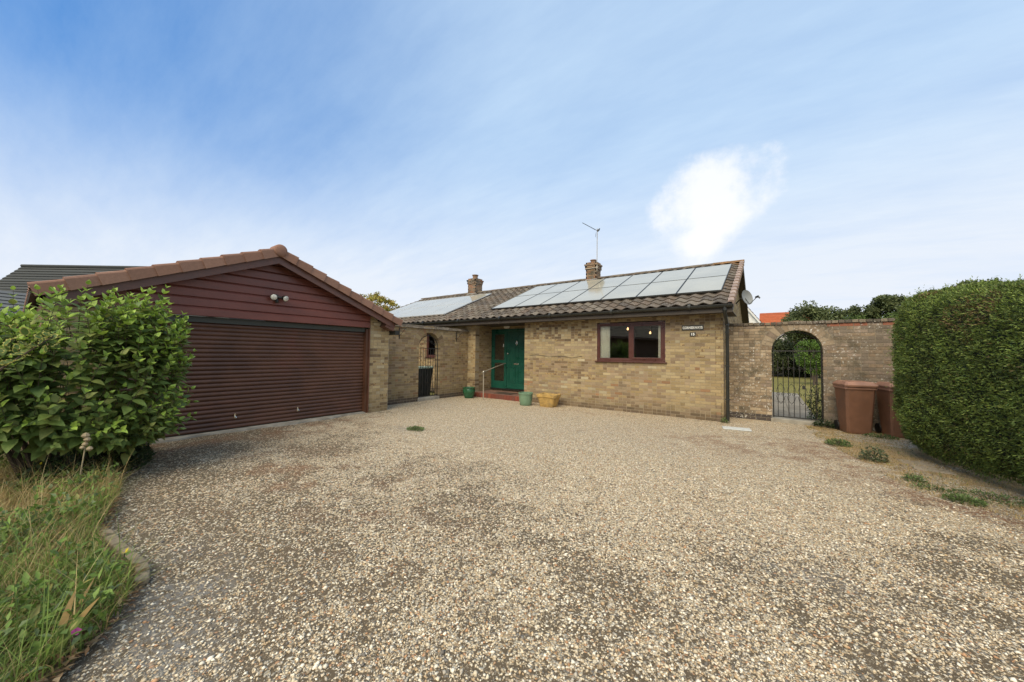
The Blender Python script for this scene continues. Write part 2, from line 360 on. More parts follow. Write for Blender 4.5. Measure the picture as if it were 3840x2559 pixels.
MT['brownframe'] = plain('brown_window_frame', (0.085, 0.030, 0.022), 0.32, 0.12, 6)
MT['green'] = plain('green_door_paint', (0.008, 0.075, 0.050), 0.32, 0.12, 4, dirt=(0.012, 0.062, 0.046), dirt_amt=0.2)
MT['black'] = plain('black_threshold', (0.012, 0.011, 0.010), 0.5, 0.2, 8)
MT['iron'] = plain('wrought_iron', (0.022, 0.021, 0.018), 0.55, 0.3, 20, dirt=(0.10, 0.055, 0.03), dirt_amt=0.25)
MT['chrome'] = plain('bright_metal', (0.75, 0.72, 0.64), 0.25, 0.08, 10, metal=1.0)
MT['railmetal'] = plain('galvanised_rail', (0.36, 0.32, 0.25), 0.5, 0.12, 20, metal=0.35)
MT['whitepl'] = plain('white_plastic', (0.70, 0.68, 0.62), 0.45, 0.06, 6)
MT['dish'] = plain('grey_dish', (0.24, 0.245, 0.235), 0.5, 0.06, 5)
MT['bin'] = plain('brown_bin_plastic', (0.190, 0.090, 0.050), 0.52, 0.13, 3.5, dirt=(0.14, 0.075, 0.05), dirt_amt=0.35, bmp=0.15, bscale=120)
MT['binlid'] = plain('faded_bin_lid', (0.315, 0.165, 0.108), 0.6, 0.14, 5, dirt=(0.25, 0.13, 0.09), dirt_amt=0.3)
MT['blackbin'] = plain('black_bin_plastic', (0.018, 0.022, 0.021), 0.45, 0.25, 4, dirt=(0.05, 0.052, 0.045), dirt_amt=0.3)
MT['binrim'] = plain('pale_green_rim', (0.36, 0.45, 0.36), 0.5, 0.2, 12)
MT['pot_dark'] = plain('dark_green_glaze', (0.022, 0.095, 0.042), 0.18, 0.25, 9, dirt=(0.05, 0.10, 0.06), dirt_amt=0.25)
MT['pot_pale'] = plain('sage_green_glaze', (0.145, 0.235, 0.150), 0.3, 0.12, 7, dirt=(0.20, 0.26, 0.16), dirt_amt=0.3)
MT['trough'] = plain('yellow_stone', (0.42, 0.27, 0.085), 0.92, 0.22, 9, bmp=0.8, bscale=40, dirt=(0.20, 0.15, 0.08), dirt_amt=0.4)
MT['potsoil'] = plain('pot_soil', (0.05, 0.036, 0.024), 0.98, 0.4, 40, bmp=0.8)
MT['concrete'] = plain('concrete_apron', (0.31, 0.285, 0.235), 0.9, 0.22, 5, bmp=0.5, bscale=50, dirt=(0.18, 0.15, 0.115), dirt_amt=0.5)
MT['slab'] = plain('pale_slab', (0.52, 0.53, 0.50), 0.85, 0.12, 12, bmp=0.4, dirt=(0.33, 0.31, 0.26), dirt_amt=0.3)
MT['paving'] = attr_mat('paving', 0.92, 20, 0.2, 0.4, 0.004, moss=0.5)
MT['kerb'] = attr_mat('kerb_stone', 0.93, 40, 0.3, 0.6, 0.005, moss=0.5)
MT['soil'] = ground_mat('bed_soil', [(0.070, 0.050, 0.030), (0.13, 0.092, 0.055), (0.20, 0.15, 0.085), (0.10, 0.078, 0.042)], 6)
MT['earth'] = ground_mat('dry_verge', [(0.38, 0.26, 0.13), (0.27, 0.195, 0.11), (0.50, 0.38, 0.21), (0.33, 0.27, 0.175)], 7)
MT['lawn'] = ground_mat('dry_lawn', [(0.17, 0.16, 0.045), (0.235, 0.20, 0.070), (0.12, 0.135, 0.035), (0.26, 0.21, 0.085)], 4, 0.8)
MT['field'] = ground_mat('field', [(0.10, 0.12, 0.035), (0.14, 0.13, 0.05), (0.08, 0.10, 0.03), (0.16, 0.14, 0.06)], 1.5)
MT['gravel'] = gravel_mat()
MT['pebble'] = attr_mat('pebble', 0.75, 160, 0.18, 0.0, spec=0.35)
MT['leaf'] = leaf_mat('leaf', 0.55, 0.30)
MT['hedge'] = leaf_mat('hedge_leaf', 0.55, 0.18, 0.35)
MT['dry'] = leaf_mat('dry_grass', 0.7, 0.3, 0.2)
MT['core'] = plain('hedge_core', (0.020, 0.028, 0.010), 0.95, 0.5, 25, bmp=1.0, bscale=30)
MT['bark'] = plain('bark', (0.085, 0.062, 0.042), 0.95, 0.3, 20, bmp=0.8)
MT['glass'] = glass_mat('window_glass', (0.95, 0.97, 0.95), 1.52, 1.9)
MT['panelglass'] = None
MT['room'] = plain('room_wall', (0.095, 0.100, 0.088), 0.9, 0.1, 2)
MT['curtain'] = plain('white_curtain', (0.92, 0.87, 0.80), 0.9, 0.06, 3)
MT['lamp'] = emit_mat('warm_lamp', (1.0, 0.58, 0.26), 2.2)
MT['signface'] = plain('slate_sign', (0.058, 0.055, 0.045), 0.5, 0.2, 20)
MT['lettering'] = plain('white_lettering', (0.93, 0.92, 0.84), 0.6, 0.05, 20)
MT['darkroof'] = attr_mat('dark_roof_tile', 0.8, 25, 0.18, 0.3, 0.004)
MT['redroof'] = attr_mat('red_roof_tile', 0.9, 9, 0.25, 0.4, 0.01)
MT['render_w'] = plain('white_render', (0.72, 0.71, 0.68), 0.85, 0.05, 2)
MT['nbrick'] = plain('brown_brick_far', (0.16, 0.085, 0.06), 0.9, 0.2, 8)
MT['lens'] = plain('lamp_lens', (0.66, 0.64, 0.56), 0.18, 0.2, 25)
MT['flashing'] = plain('lead_flashing', (0.30, 0.29, 0.27), 0.6, 0.2, 10)
MT['lining'] = plain('coir_mat', (0.045, 0.030, 0.020), 0.98, 0.3, 60, bmp=1.0)
def panel_mat():
    m, nt, b, _ = nodes('panel_sky_sheen'); P = wpos(nt)
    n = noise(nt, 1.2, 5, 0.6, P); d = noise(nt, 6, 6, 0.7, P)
    c = mixc(nt, mrange(nt, n, 0.3, 0.7), (0.36, 0.340, 0.270), (0.42, 0.395, 0.31)); c = mixc(nt, mth(nt, 'MULTIPLY', mrange(nt, d, 0.5, 0.75), 0.4), c, (0.42, 0.39, 0.31))  # pale base colour paints the hazy sky's sheen over what would be dark cells
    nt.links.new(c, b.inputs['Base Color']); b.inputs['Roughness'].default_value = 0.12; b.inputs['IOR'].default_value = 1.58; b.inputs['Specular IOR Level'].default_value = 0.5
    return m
MT['panelglass'] = panel_mat()

# ------------------------------------------------------------------ brickwork
def brick_mesh(L, D, col, mat, key, cache={}):
    k = (round(L, 4), round(D, 3), key, mat.name)
    if k in cache: return cache[k]
    b = MB(); h = 0.0325; l = L/2; c = 0.0025
    F = [(-l+c, 0, -h+c), (l-c, 0, -h+c), (l-c, 0, h-c), (-l+c, 0, h-c)]; K = [(-l, c, -h), (l, c, -h), (l, c, h), (-l, c, h)]; B = [(x, D, z) for x, _, z in K]
    b.face(F, col)
    for i in range(4):
        j = (i+1) % 4; b.face([F[j], F[i], K[i], K[j]], col); b.face([K[j], K[i], B[i], B[j]], col)
    me = bpy.data.meshes.new('brick'); me.from_pydata(b.v, [], b.f)
    ca = me.color_attributes.new('Col', 'FLOAT_COLOR', 'CORNER'); ca.data.foreach_set('color', np.tile(np.array(col, np.float32), sum(len(f) for f in b.f)))
    me.materials.append(mat); cache[k] = me
    return me
def brick_wall(thing, name, O, u, n, U0, U1, z0, z1, pal, pick, mat, mortar, thick=0.22, holes=(), arch=None, keep=0, hidden=None, voussoir=None, dmin=0.10, slope=None, headers=None):
    """part `name` = mortar body of thing; its children are the bricks. holes: (u0,u1,z0,z1); arch: (uc,half,z_spring,z_floor).
    slope(u) -> highest z of the wall there."""
    O = Vector(O); u = Vector(u); n = Vector(n); H = 0.075
    def gaps(z, zt):
        g = [(a, b) for a, b, c, d in holes if zt > c+0.02 and z < d-0.02]
        if arch:
            uc, half, zs, zf = arch; zm = (z+zt)/2
            if zm > zf:
                if zm <= zs: g.append((uc-half, uc+half))
                else:
                    rr = half + (0.235 if voussoir else 0.0); dz = zm-zs
                    if dz < rr: w = math.sqrt(rr*rr-dz*dz); g.append((uc-w, uc+w))
        return sorted(g)
    def segs(z, zt):
        s = [(U0, U1)]
        for a, b in gaps(z, zt):
            t = []
            for p, q in s:
                if b <= p or a >= q: t.append((p, q)); continue
                if a > p: t.append((p, a))
                if b < q: t.append((b, q))
            s = t
        return s
    pal = [(c_[0]*m_, c_[1]*m_, c_[2]*m_, c_[3]) for m_ in (0.86, 1.0, 1.13) for c_ in pal]; npal = len(pal)//3
    core = MB(); items = []; nc = int(round((z1-z0)/H)); rnd = random.Random(hash(name) % 1000 + nc)
    rnd = random.Random(sum(map(ord, name)) + nc)
    ang = math.atan2(u.y, u.x)
    for c in range(nc):
        za = z0+c*H; zb = za+H
        for p, q in segs(za, zb):
            if slope:                                       # clip the course to the sloping top
                us = [p+(q-p)*i/200 for i in range(201)]; us = [x_ for x_ in us if slope(x_) > za+0.004]
                if len(us) < 3: continue
                p, q = us[0], us[-1]
            pe = p + 0.005; qe = q - 0.005
            if slope:
                ts = [max(za, min(zb, slope(pe))), max(za, min(zb, slope(qe)))]
            else: ts = [zb, zb]
            # mortar body of this course
            P = lambda uu, dd, zz: O + u*uu - n*dd + Vector((0, 0, zz))
            i = len(core.v); d0, d1 = 0.006, thick-0.006
            ts = [max(t_, za+0.004) for t_ in ts]
            core.v += [tuple(P(*w)) for w in ((pe, d0, za), (qe, d0, za), (qe, d1, za), (pe, d1, za), (pe, d0, ts[0]), (qe, d0, ts[1]), (qe, d1, ts[1]), (pe, d1, ts[0]))]
            for f in ((0, 3, 2, 1), (4, 5, 6, 7), (0, 1, 5, 4), (1, 2, 6, 5), (2, 3, 7, 6), (3, 0, 4, 7)): core.f.append(tuple(i+k for k in f)); core.c.append((1, 1, 1, 0))
            # bricks: stretcher bond with some snapped headers
            x = math.floor((p-U0)/0.225)*0.225 + U0 - (0.1125 if c % 2 else 0)
            cells = []
            while x < q:
                if rnd.random() < (0.75 if (headers and headers(x, za)) else 0.36): cells += [(x, x+0.1125), (x+0.1125, x+0.225)]
                else: cells.append((x, x+0.225))
                x += 0.225
            for a, b in cells:
                a2, b2 = max(a, p), min(b, q)
                if b2-a2 < 0.045: continue
                a2 += 0.005 if a2 > p+1e-6 else 0; b2 -= 0.005 if b2 < q-1e-6 else 0
                um = (a2+b2)/2; zm = (za+zb)/2
                if slope and zb > min(slope(a2), slope(b2)) + 0.01: continue
                end = (abs(a2-p) < 1e-4 and p > U0-1) or abs(b2-q) < 1e-4
                items.append((um, zm, b2-a2, thick if end else dmin, pick(um, zm, rnd) + npal*rnd.choice((0, 1, 1, 2))))
    body = core.build(name, mortar, thing)
    # which are objects of their own
    order = []
    for k, it in enumerate(items):
        w = O + u*it[0] + Vector((0, 0, it[1])); X, Y, Z = view(w)
        ok = -4 < X < 1028 and -4 < Y < 686 and not (hidden and hidden(it[0], it[1], X, Y))
        order.append((Z if ok else 1e6+Z, k))
    order.sort(); mine = set(k for d, k in order[:keep] if d < 1e5)
    rest = MB()
    for k, (um, zm, L, D, pi) in enumerate(items):
        jit = 0.0012*math.sin(k*12.9898)
        w = O + u*um + Vector((0, 0, zm)) + n*jit
        if k in mine:
            std = 0.215 if L > 0.16 else 0.1025
            me = brick_mesh(std, D, pal[pi], mat, pi)
            copy_of(('brick', me), body, w, (0, 0, ang), (L/std, 1, 1))
        else:
            me = brick_mesh(0.215, D, pal[pi], mat, pi); i = len(rest.v); s_ = L/0.215
            for v in me.vertices: rest.v.append(tuple(w + u*(v.co.x*s_) - n*v.co.y + Vector((0, 0, v.co.z))))
            for p_ in me.polygons: rest.f.append(tuple(i+j for j in p_.vertices)); rest.c.append(pal[pi])
    if rest.f: rest.build('brickwork', mat, body, kind='stuff')
    if arch and voussoir:
        uc, half, zs, zf = arch; nv = voussoir; up_ = Vector((0, 0, 1))
        for k in range(nv):
            t0 = math.pi*k/nv; t1 = math.pi*(k+1)/nv; tm = (t0+t1)/2; b = MB(); g = 0.006/half/2*1.4
            col = pal[pick(uc, zs+half, rnd)]
            ring = []
            for rr_, e in ((half, g), (half+0.222, g*0.75)):
                for t in (t0+e, t1-e): ring.append((uc-math.cos(t)*rr_, zs+math.sin(t)*rr_))
            a_, b_, c_, d_ = ring[0], ring[1], ring[3], ring[2]
            Fv = [O + u*q_[0] + up_*q_[1] + n*0.002 for q_ in (a_, b_, c_, d_)]; Bv = [p_ - n*(thick-0.002) for p_ in Fv]
            b.face(Fv[::-1], col); b.face(Bv, col)
            for j in range(4): b.face([Fv[j], Fv[(j+1) % 4], Bv[(j+1) % 4], Bv[j]], col)
            b.build('arch_brick', mat, body)
        m = MB(); steps = 28                                   # mortar ring behind the arch bricks
        for k in range(steps):
            t0 = math.pi*k/steps; t1 = math.pi*(k+1)/steps
            q_ = [(uc-math.cos(t)*rr_, zs+math.sin(t)*rr_) for rr_, t in ((half+0.004, t0), (half+0.004, t1), (half+0.262, t1), (half+0.262, t0))]
            Fv = [O + u*a + up_*min(b, z1-0.001) - n*0.004 for a, b in q_]; Bv = [p_ - n*(thick-0.012) for p_ in Fv]
            m.face(Fv[::-1]); m.face(Bv)
            for j in range(4): m.face([Fv[j], Fv[(j+1) % 4], Bv[(j+1) % 4], Bv[j]])
        m.build('arch_mortar', mortar, body)
    return body
BUFF = [(0.334, 0.25, 0.133, 0.0), (0.363, 0.279, 0.153, 0.1), (0.305, 0.224, 0.114, 0.0), (0.385, 0.305, 0.175, 0.0), (0.29, 0.205, 0.118, 0.15), (0.312, 0.235, 0.146, 0.0), (0.261, 0.19, 0.118, 0.1), (0.42, 0.354, 0.229, 0.0), (0.363, 0.269, 0.136, 0.95), (0.326, 0.231, 0.112, 0.95), (0.246, 0.168, 0.085, 0.8), (0.189, 0.13, 0.075, 0.3), (0.145, 0.104, 0.064, 0.2), (0.29, 0.168, 0.089, 0.0)]   # 0-4 buff, 5-7 pinker/grey/pale, 8-10 flecked, 11-13 dark, darker, orange
BLUE = len(BUFF); BUFF += [(0.085, 0.066, 0.055, 0.0), (0.12, 0.085, 0.065, 0.0), (0.165, 0.115, 0.08, 0.0)]
def wpick(r, ws):
    t = r.random()*sum(w for _, w in ws)
    for k, w in ws:
        t -= w
        if t <= 0: return k
    return ws[-1][0]
def pick_front(u, z, r):
    if z < 0.15: return wpick(r, [(12, 3), (BLUE+2, 3), (11, 3), (6, 2)])
    if u < -3.16 and z > 1.98: return wpick(r, [(8, 2), (9, 1.5), (10, 2), (11, 3.4), (12, 1.2), (7, 1.5), (3, 5), (1, 3)])
    if z > 2.2: return wpick(r, [(8, 1.5), (9, 1.5), (0, 3), (6, 2), (5, 2), (11, 2), (3, 1.5)])
    if u < -2.9 and 0.85 < z < 1.4: return wpick(r, [(11, 3), (6, 3), (4, 4), (0, 3), (2, 3), (9, 2), (7, .6)])
    if u < -2.9 and z > 1.4: return wpick(r, [(5, 4), (1, 4), (3, 3), (0, 3), (6, 1)])
    if u > -1.35: return wpick(r, [(0, 4), (1, 3), (5, 3), (2, 3), (8, 1.4), (6, 1.5), (3, 1.5), (13, .4), (7, .3)])
    return wpick(r, [(5, 4), (0, 3), (6, 3), (3, 2), (2, 2), (7, .7), (13, .5), (4, 2), (11, .5)])
def pick_garage(u, z, r): return wpick(r, [(0, 4), (1, 5), (3, 3), (8, 1.6), (9, 1), (2, 2), (11, 1.6), (7, 1)])
def pick_left(u, z, r):
    if z < 0.15: return wpick(r, [(BLUE, 4), (BLUE+1, 2)])
    return wpick(r, [(0, 4), (2, 4), (4, 3), (6, 2), (5, 2), (13, .8), (10, 1.2), (1, 2), (11, .7), (9, 1)])
OLD = [(0.299, 0.224, 0.144, 0.2), (0.246, 0.18, 0.117, 0.3), (0.334, 0.255, 0.171, 0.1), (0.207, 0.163, 0.113, 0.2), (0.176, 0.141, 0.104, 0.1), (0.37, 0.29, 0.198, 0.0), (0.264, 0.202, 0.149, 0.2), (0.299, 0.119, 0.072, 0.0), (0.066, 0.055, 0.05, 0), (0.088, 0.07, 0.059, 0)]
def pick_old(u, z, r):
    if u < 0.95 and z < 0.17: return wpick(r, [(8, 3), (9, 2)])
    if z > 2.22 and 1.9 < u < 3.2 and r.random() < 0.55: return 7
    if u > 1.9: return wpick(r, [(1, 2), (3, 5), (4, 4), (6, 2)])
    return wpick(r, [(0, 4), (1, 2), (2, 4), (5, 3), (6, 2), (3, 1)])

# ------------------------------------------------------------------ setting
def sheet(name, pts, z, mat, kind='structure'):
    b = MB(); b.face([(x, y, z) for x, y in pts]); return tag(b.build(name, mat), kind=kind)
sheet('ground', [(-400, -400), (400, -400), (400, 400), (-400, 400)], -0.06, MT['field'])
sheet('back_lawn', [(0.0, 1.15), (30, 1.15), (30, 60), (0.0, 60)], -0.03, MT['lawn'])
def grid(name, x0, x1, y0, y1, st, zf, cf, mat, keepf=None):
    xs = np.arange(x0, x1+st/2, st); ys = np.arange(y0, y1+st/2, st); X, Y = np.meshgrid(xs, ys); nx, ny = len(xs), len(ys)
    Z = zf(X, Y); C = cf(X, Y); idx = np.arange(nx*ny).reshape(ny, nx)
    F = np.stack([idx[:-1, :-1], idx[:-1, 1:], idx[1:, 1:], idx[1:, :-1]], -1).reshape(-1, 4)
    if keepf is not None:
        kf = keepf(X, Y).ravel(); F = F[kf[F].all(1)]
    return np_mesh(name, np.stack([X, Y, Z], -1).reshape(-1, 3), F, C.reshape(-1, 4), mat, smooth=True)
BED = [(-12, -8.35), (-7.6, -8.45), (-6.1, -8.8), (-5.7, -9.03), (-4.79, -9.07), (-4.16, -9.23), (-3.65, -9.32), (-3.15, -9.29), (-2.7, -9.25), (-2.5, -9.27), (-2.2, -9.37), (-2.0, -9.49), (-1.8, -9.66), (-1.3, -10.2), (0, -11.6)]
VERGE = [(1.62, 0.9), (1.70, 0.0), (1.76, -1.1), (2.10, -2.25), (2.22, -3.0), (2.34, -3.5), (2.60, -3.85), (3.3, -4.25), (6, -5.2)]
def bed_edge(x): return np.interp(x, [p[0] for p in BED], [p[1] for p in BED])
def verge_edge(y): ys = [p[1] for p in VERGE][::-1]; return np.interp(y, ys, [p[0] for p in VERGE][::-1])
def drive_z(X, Y): return 0.022*(fbm(X, Y, 0.8, 3)-0.5) + 0.012*(fbm(X, Y, 4.0, 9)-0.5)
def drive_masks(X, Y):
    big = fbm(X, Y, 0.35, 21); mid = fbm(X, Y, 1.3, 31); sm = fbm(X, Y, 3.2, 37)
    dist = np.hypot(X-CAM.x, Y-CAM.y)
    left = sstep(0.5, -3.2, X)*sstep(-4.2, -8.5, Y)                        # worn and soily by the planting bed
    patch = sstep(0.40, 0.62, 0.55*mid+0.45*sm)
    near = np.exp(-((dist-2.6)/2.2)**2)
    soil = -0.08 + 0.62*left + 0.40*left*patch + 0.52*sstep(0.9, 2.0, X)*sstep(-3.5, -6.0, Y)*(0.4+patch) + 0.42*near*patch*sstep(2.5, -0.5, X) + 0.26*patch*sstep(0.3, 1.6, X)*sstep(-2, -5, Y) + 0.36*np.exp(-(dist/4.0)**4) + 0.16*sstep(0.55, 0.75, mid) + 0.10*sstep(0.52, 0.7, big)
    edge = np.exp(-np.clip(Y-bed_edge(X), 0, 9)/0.30)*(X < 0)
    soil = soil + 0.55*edge*(0.3+0.9*sm) + 0.5*np.exp(-np.abs(X+7.2)/0.35)*(Y < -4)*sm*1.6
    soil = soil - 0.18*np.exp(-((X+3.2)**2/7+(Y+4.0)**2/6))
    clump = 0.5*vnoise(X, Y, 9.0, 301) + 0.3*vnoise(X, Y, 17.0, 302) + 0.2*vnoise(X, Y, 4.0, 303)
    soil = soil + 0.75*(clump-0.5)*sstep(-0.12, 0.25, soil)
    rust = 1.0*sstep(0.40, 0.55, sm)*np.exp(-(((X-0.75)/1.5)**2+((Y+2.30)/0.8)**2))
    rust = np.maximum(rust, 1.0*sstep(0.32, 0.50, sm)*np.exp(-((verge_edge(Y)-0.30-X)/0.50)**2)*(Y < -1.2))
    rust = np.maximum(rust, 0.85*sstep(0.42, 0.58, sm)*np.exp(-np.abs(X+6.8)/0.5)*(Y < -4.6))
    rust = np.maximum(rust, 0.7*sstep(0.50, 0.64, sm)*np.exp(-(((X+3.6)/1.8)**2+((Y+7.6)/0.9)**2)))
    rust = np.maximum(rust, 0.6*sstep(0.62, 0.75, sm)*np.exp(-((Y+0.6)/0.35)**2))
    slate = 0.85*np.exp(-(((X+2.35)/0.55)**2+((Y+9.05)/0.22)**2))*sstep(0.35, 0.6, sm) + 0.75*np.exp(-(((X+1.75)/0.5)**2+((Y+9.3)/0.2)**2)) + 0.5*np.exp(-(((X-1.1)/0.35)**2+((Y+6.4)/0.2)**2))*sstep(0.4, 0.6, sm)
    slate = slate + 0.7*np.exp(-(((X+5.15)/0.35)**2+((Y+5.15)/0.16)**2))
    rust = rust*(0.35+1.3*sstep(0.35, 0.65, clump))
    return np.clip(soil, 0, 0.80), np.clip(slate, 0, 1), np.clip(rust, 0, 1)
def drive_c(X, Y):
    s, g, r = drive_masks(X, Y); return np.stack([s, g, r, np.ones_like(s)], -1)
drive = grid('driveway', -9.0, 6.0, -11.5, 1.0, 0.04, drive_z, drive_c, MT['gravel'])
tag(drive, 'pale pebble gravel driveway', kind='structure')
b = MB(); xs = np.linspace(-12, 0, 60); pts = [(float(x), float(bed_edge(x)) - 0.06 + 0.05*math.sin(x*9)+0.03*math.sin(x*23)) for x in xs]
b.face([(x, y, 0.030) for x, y in pts] + [(0, -16, 0.03), (-12, -16, 0.03)]); tag(b.build('planting_bed', MT['soil']), kind='structure')
b = MB(); ys = np.linspace(0.9, -5.2, 400); pts = [(float(verge_edge(y)) + 0.30*(float(fbm(y, 3.0, 1.6, 101, 6))-0.5), float(y)) for y in ys]
b.face(([(x, y, 0.003) for x, y in pts] + [(8, -5.4, 0.003), (8, 0.9, 0.003)])[::-1]); tag(b.build('dry_verge', MT['earth']), kind='structure')

# ------------------------------------------------------------------ bungalow
A = R(22.785); EAVE_Y, EAVE_Z, RIDGE_Y = -0.40, 2.763, 4.149
US = Vector((0, math.cos(A), math.sin(A))); UN = Vector((0, -math.sin(A), math.cos(A))); SLOPE = (RIDGE_Y-EAVE_Y)/math.cos(A)
RIDGE_Z = EAVE_Z + (RIDGE_Y-EAVE_Y)*math.tan(A); XR, XL = 0.25, -15.75
def roofp(x, s, h=0.0): return Vector((x, EAVE_Y, EAVE_Z)) + US*s + UN*h
house = empty('bungalow', (-3, 0, 0), 'buff brick bungalow with brown tiled roof and green front door', 'bungalow')
brick_wall(house, 'front_wall', (0, 0, 0), (1, 0, 0), (0, -1, 0), -5.675, 0.0, -0.075, 2.625, BUFF, pick_front, MT['brick'], MT['mortar'], 0.22, holes=[(-3.157, -1.303, 1.35, 2.475)], keep=300, headers=lambda u_, z_: (u_ < -3.2 and z_ > 1.95) or z_ > 2.2)
brick_wall(house, 'porch_pier', (0, 0, 0), (1, 0, 0), (0, -1, 0), -8.4, -7.83, -0.075, 2.625, BUFF, pick_garage, MT['brick'], MT['mortar'], 0.22)
brick_wall(house, 'porch_side_wall', (-7.832, 0, 0), (0, 1, 0), (1, 0, 0), 0.22, 0.96, 0.0, 2.625, BUFF, pick_left, MT['brick'], MT['mortar'], 0.1)
brick_wall(house, 'porch_back_wall', (0, 0.95, 0), (1, 0, 0), (0, -1, 0), -8.0, -5.5, 0.0, 2.625, BUFF, pick_left, MT['brick'], MT['mortar'], 0.1, holes=[(-7.82, -6.10, 0.225, 2.475)])
brick_wall(house, 'porch_return_wall', (-5.672, 0, 0), (0, -1, 0), (-1, 0, 0), -0.96, -0.22, 0.0, 2.625, BUFF, pick_front, MT['brick'], MT['mortar'], 0.1)
brick_wall(house, 'rear_wing_wall', (0, 0.012, 0), (1, 0, 0), (0, -1, 0), -15.5, -8.42, 0.0, 2.625, BUFF, pick_left, MT['brick'], MT['mortar'], 0.2, holes=[(-10.50, -9.80, 1.35, 2.4)])
gs = lambda u_: RIDGE_Z - 0.12 - abs(u_-RIDGE_Y)*math.tan(A)
brick_wall(house, 'gable_wall', (0.004, 0, 0), (0, 1, 0), (1, 0, 0), 0.006, 8.3, -0.075, 4.6, BUFF, pick_front, MT['brick'], MT['mortar'], 0.2, slope=gs)
b = MB(); b.box((-15.5, 0.25, 2.60), (-0.2, 8.0, 2.62)); b.build('ceiling', MT['room'], house)
b = MB(); b.box((-15.5, 8.05, 0), (-0.2, 8.25, 2.6)); b.box((-15.5, 0.25, 0), (-15.3, 8.05, 2.59)); b.build('rear_wall', MT['nbrick'], house)
# roof deck and tiles
b = MB(); b.box((XL, 0, -0.06), (XR-0.05, SLOPE, -0.012), fr=(roofp(0, 0), Vector((1, 0, 0)), US, UN))
USr = Vector((0, -math.cos(A), math.sin(A))); UNr = Vector((0, math.sin(A), math.cos(A))); back = Vector((0, 2*RIDGE_Y-EAVE_Y, EAVE_Z))
roof = b.build('roof_slope', MT['soffit'], house)
b = MB(); b.box((XL, 0, -0.06), (XR-0.05, SLOPE, 0.03), (0.13, 0.10, 0.07, 0), fr=(back, Vector((1, 0, 0)), USr, UNr)); b.build('rear_slope', MT['tile'], house)
TCOL = [(0.130, 0.104, 0.078, 0), (0.15, 0.12, 0.092, 0), (0.11, 0.088, 0.068, 0), (0.175, 0.146, 0.112, 0), (0.092, 0.075, 0.060, 0), (0.135, 0.100, 0.072, 0)]
OCOL = [(0.20, 0.11, 0.05, 0), (0.24, 0.13, 0.055, 0), (0.17, 0.105, 0.06, 0)]
TW, TG = 0.298, 0.329
def tile_mesh(col, key, cache={}):
    if key in cache: return cache[key]
    b = MB(); nP = 9; L_ = TG+0.07
    pr = []
    for i in range(nP):
        t = i/(nP-1); x = (t-0.5)*TW; pr.append((x, 0.026*math.sin(2*math.pi*t-0.6)+0.012))
    for lo, hi in ((0, 1),):
        for i in range(nP-1):
            (xa, ha), (xb, hb) = pr[i], pr[i+1]
            b.face([(xa, 0, ha+0.032), (xb, 0, hb+0.032), (xb, L_, hb+0.0), (xa, L_, ha+0.0)], col)
            b.face([(xb, 0, hb+0.032), (xa, 0, ha+0.032), (xa, 0.004, ha+0.010), (xb, 0.004, hb+0.010)], col)
    me = bpy.data.meshes.new('roof_tile'); me.from_pydata(b.v, [], b.f)
    ca = me.color_attributes.new('Col', 'FLOAT_COLOR', 'CORNER'); ca.data.foreach_set('color', np.tile(np.array(col, np.float32), sum(len(f) for f in b.f)))
    me.materials.append(MT['tile']); me.polygons.foreach_set('use_smooth', [True]*len(me.polygons)); cache[key] = me
    return me
ARR = [(-7.462, -0.054, 7, 0.911, 4.367), (-15.12, -9.72, 5, 0.70, 3.98)]
rt = random.Random(5); tiles = []
for i in range(int((XR-XL)/TW)):
    x = XR - 0.12 - TW*(i+0.5)
    for j in range(15):
        s = -0.05 + TG*j
        cover = any(a < x-0.2 and x+0.2 < b_ and s0 < s and s+0.42 < s1 for a, b_, n_, s0, s1 in ARR)
        X, Y, Z = view(roofp(x, s+0.16)); hid = X < 385 or cover
        och = x > -0.9 and j > 12 and rt.random() < 0.75
        tiles.append(((1e6 if hid else 0)+Z, x, s, (100+rt.randrange(3)) if och else rt.randrange(6), j))
tiles.sort(); rest = MB()
for k, (d, x, s, c, j) in enumerate(tiles):
    me = tile_mesh(OCOL[c-100] if c >= 100 else TCOL[c], c)
    if k < 300: copy_of(('roof_tile', me), roof, roofp(x, s), (A, 0, 0))
    else:
        o_ = roofp(x, s); i = len(rest.v)
        for v in me.vertices: rest.v.append(tuple(o_ + Vector((v.co.x, 0, 0)) + US*v.co.y + UN*v.co.z))
        for p_ in me.polygons: rest.f.append(tuple(i+q for q in p_.vertices)); rest.c.append(OCOL[c-100] if c >= 100 else TCOL[c])
rest.build('roof_tiling', MT['tile'], roof, kind='stuff', smooth=True)
# ridge, verge, eaves
for i in range(36):
    x1 = XR - 0.445*i; x0 = max(XL, x1-0.455); b = MB(); col = OCOL[i % 3] if i < 2 else TCOL[(i*7) % 6]; n_ = 8
    lift = 0.006*(i % 2)
    for k in range(n_):
        t0 = math.pi*(0.06+0.88*k/n_); t1 = math.pi*(0.06+0.88*(k+1)/n_)
        q = lambda t, xx: (xx, RIDGE_Y+0.125*math.cos(t), RIDGE_Z-0.02+lift+0.105*math.sin(t))
        b.face([q(t0, x0), q(t1, x0), q(t1, x1), q(t0, x1)], col)
    b.face([(x1, RIDGE_Y+0.125*math.cos(math.pi*(0.06+0.88*k/n_)), RIDGE_Z-0.02+lift+0.105*math.sin(math.pi*(0.06+0.88*k/n_))) for k in range(n_+1)], col)
    b.build('ridge_tile', MT['tile'], house)
VC = [(0.33, 0.245, 0.20, 0), (0.29, 0.215, 0.175, 0), (0.36, 0.275, 0.225, 0)]
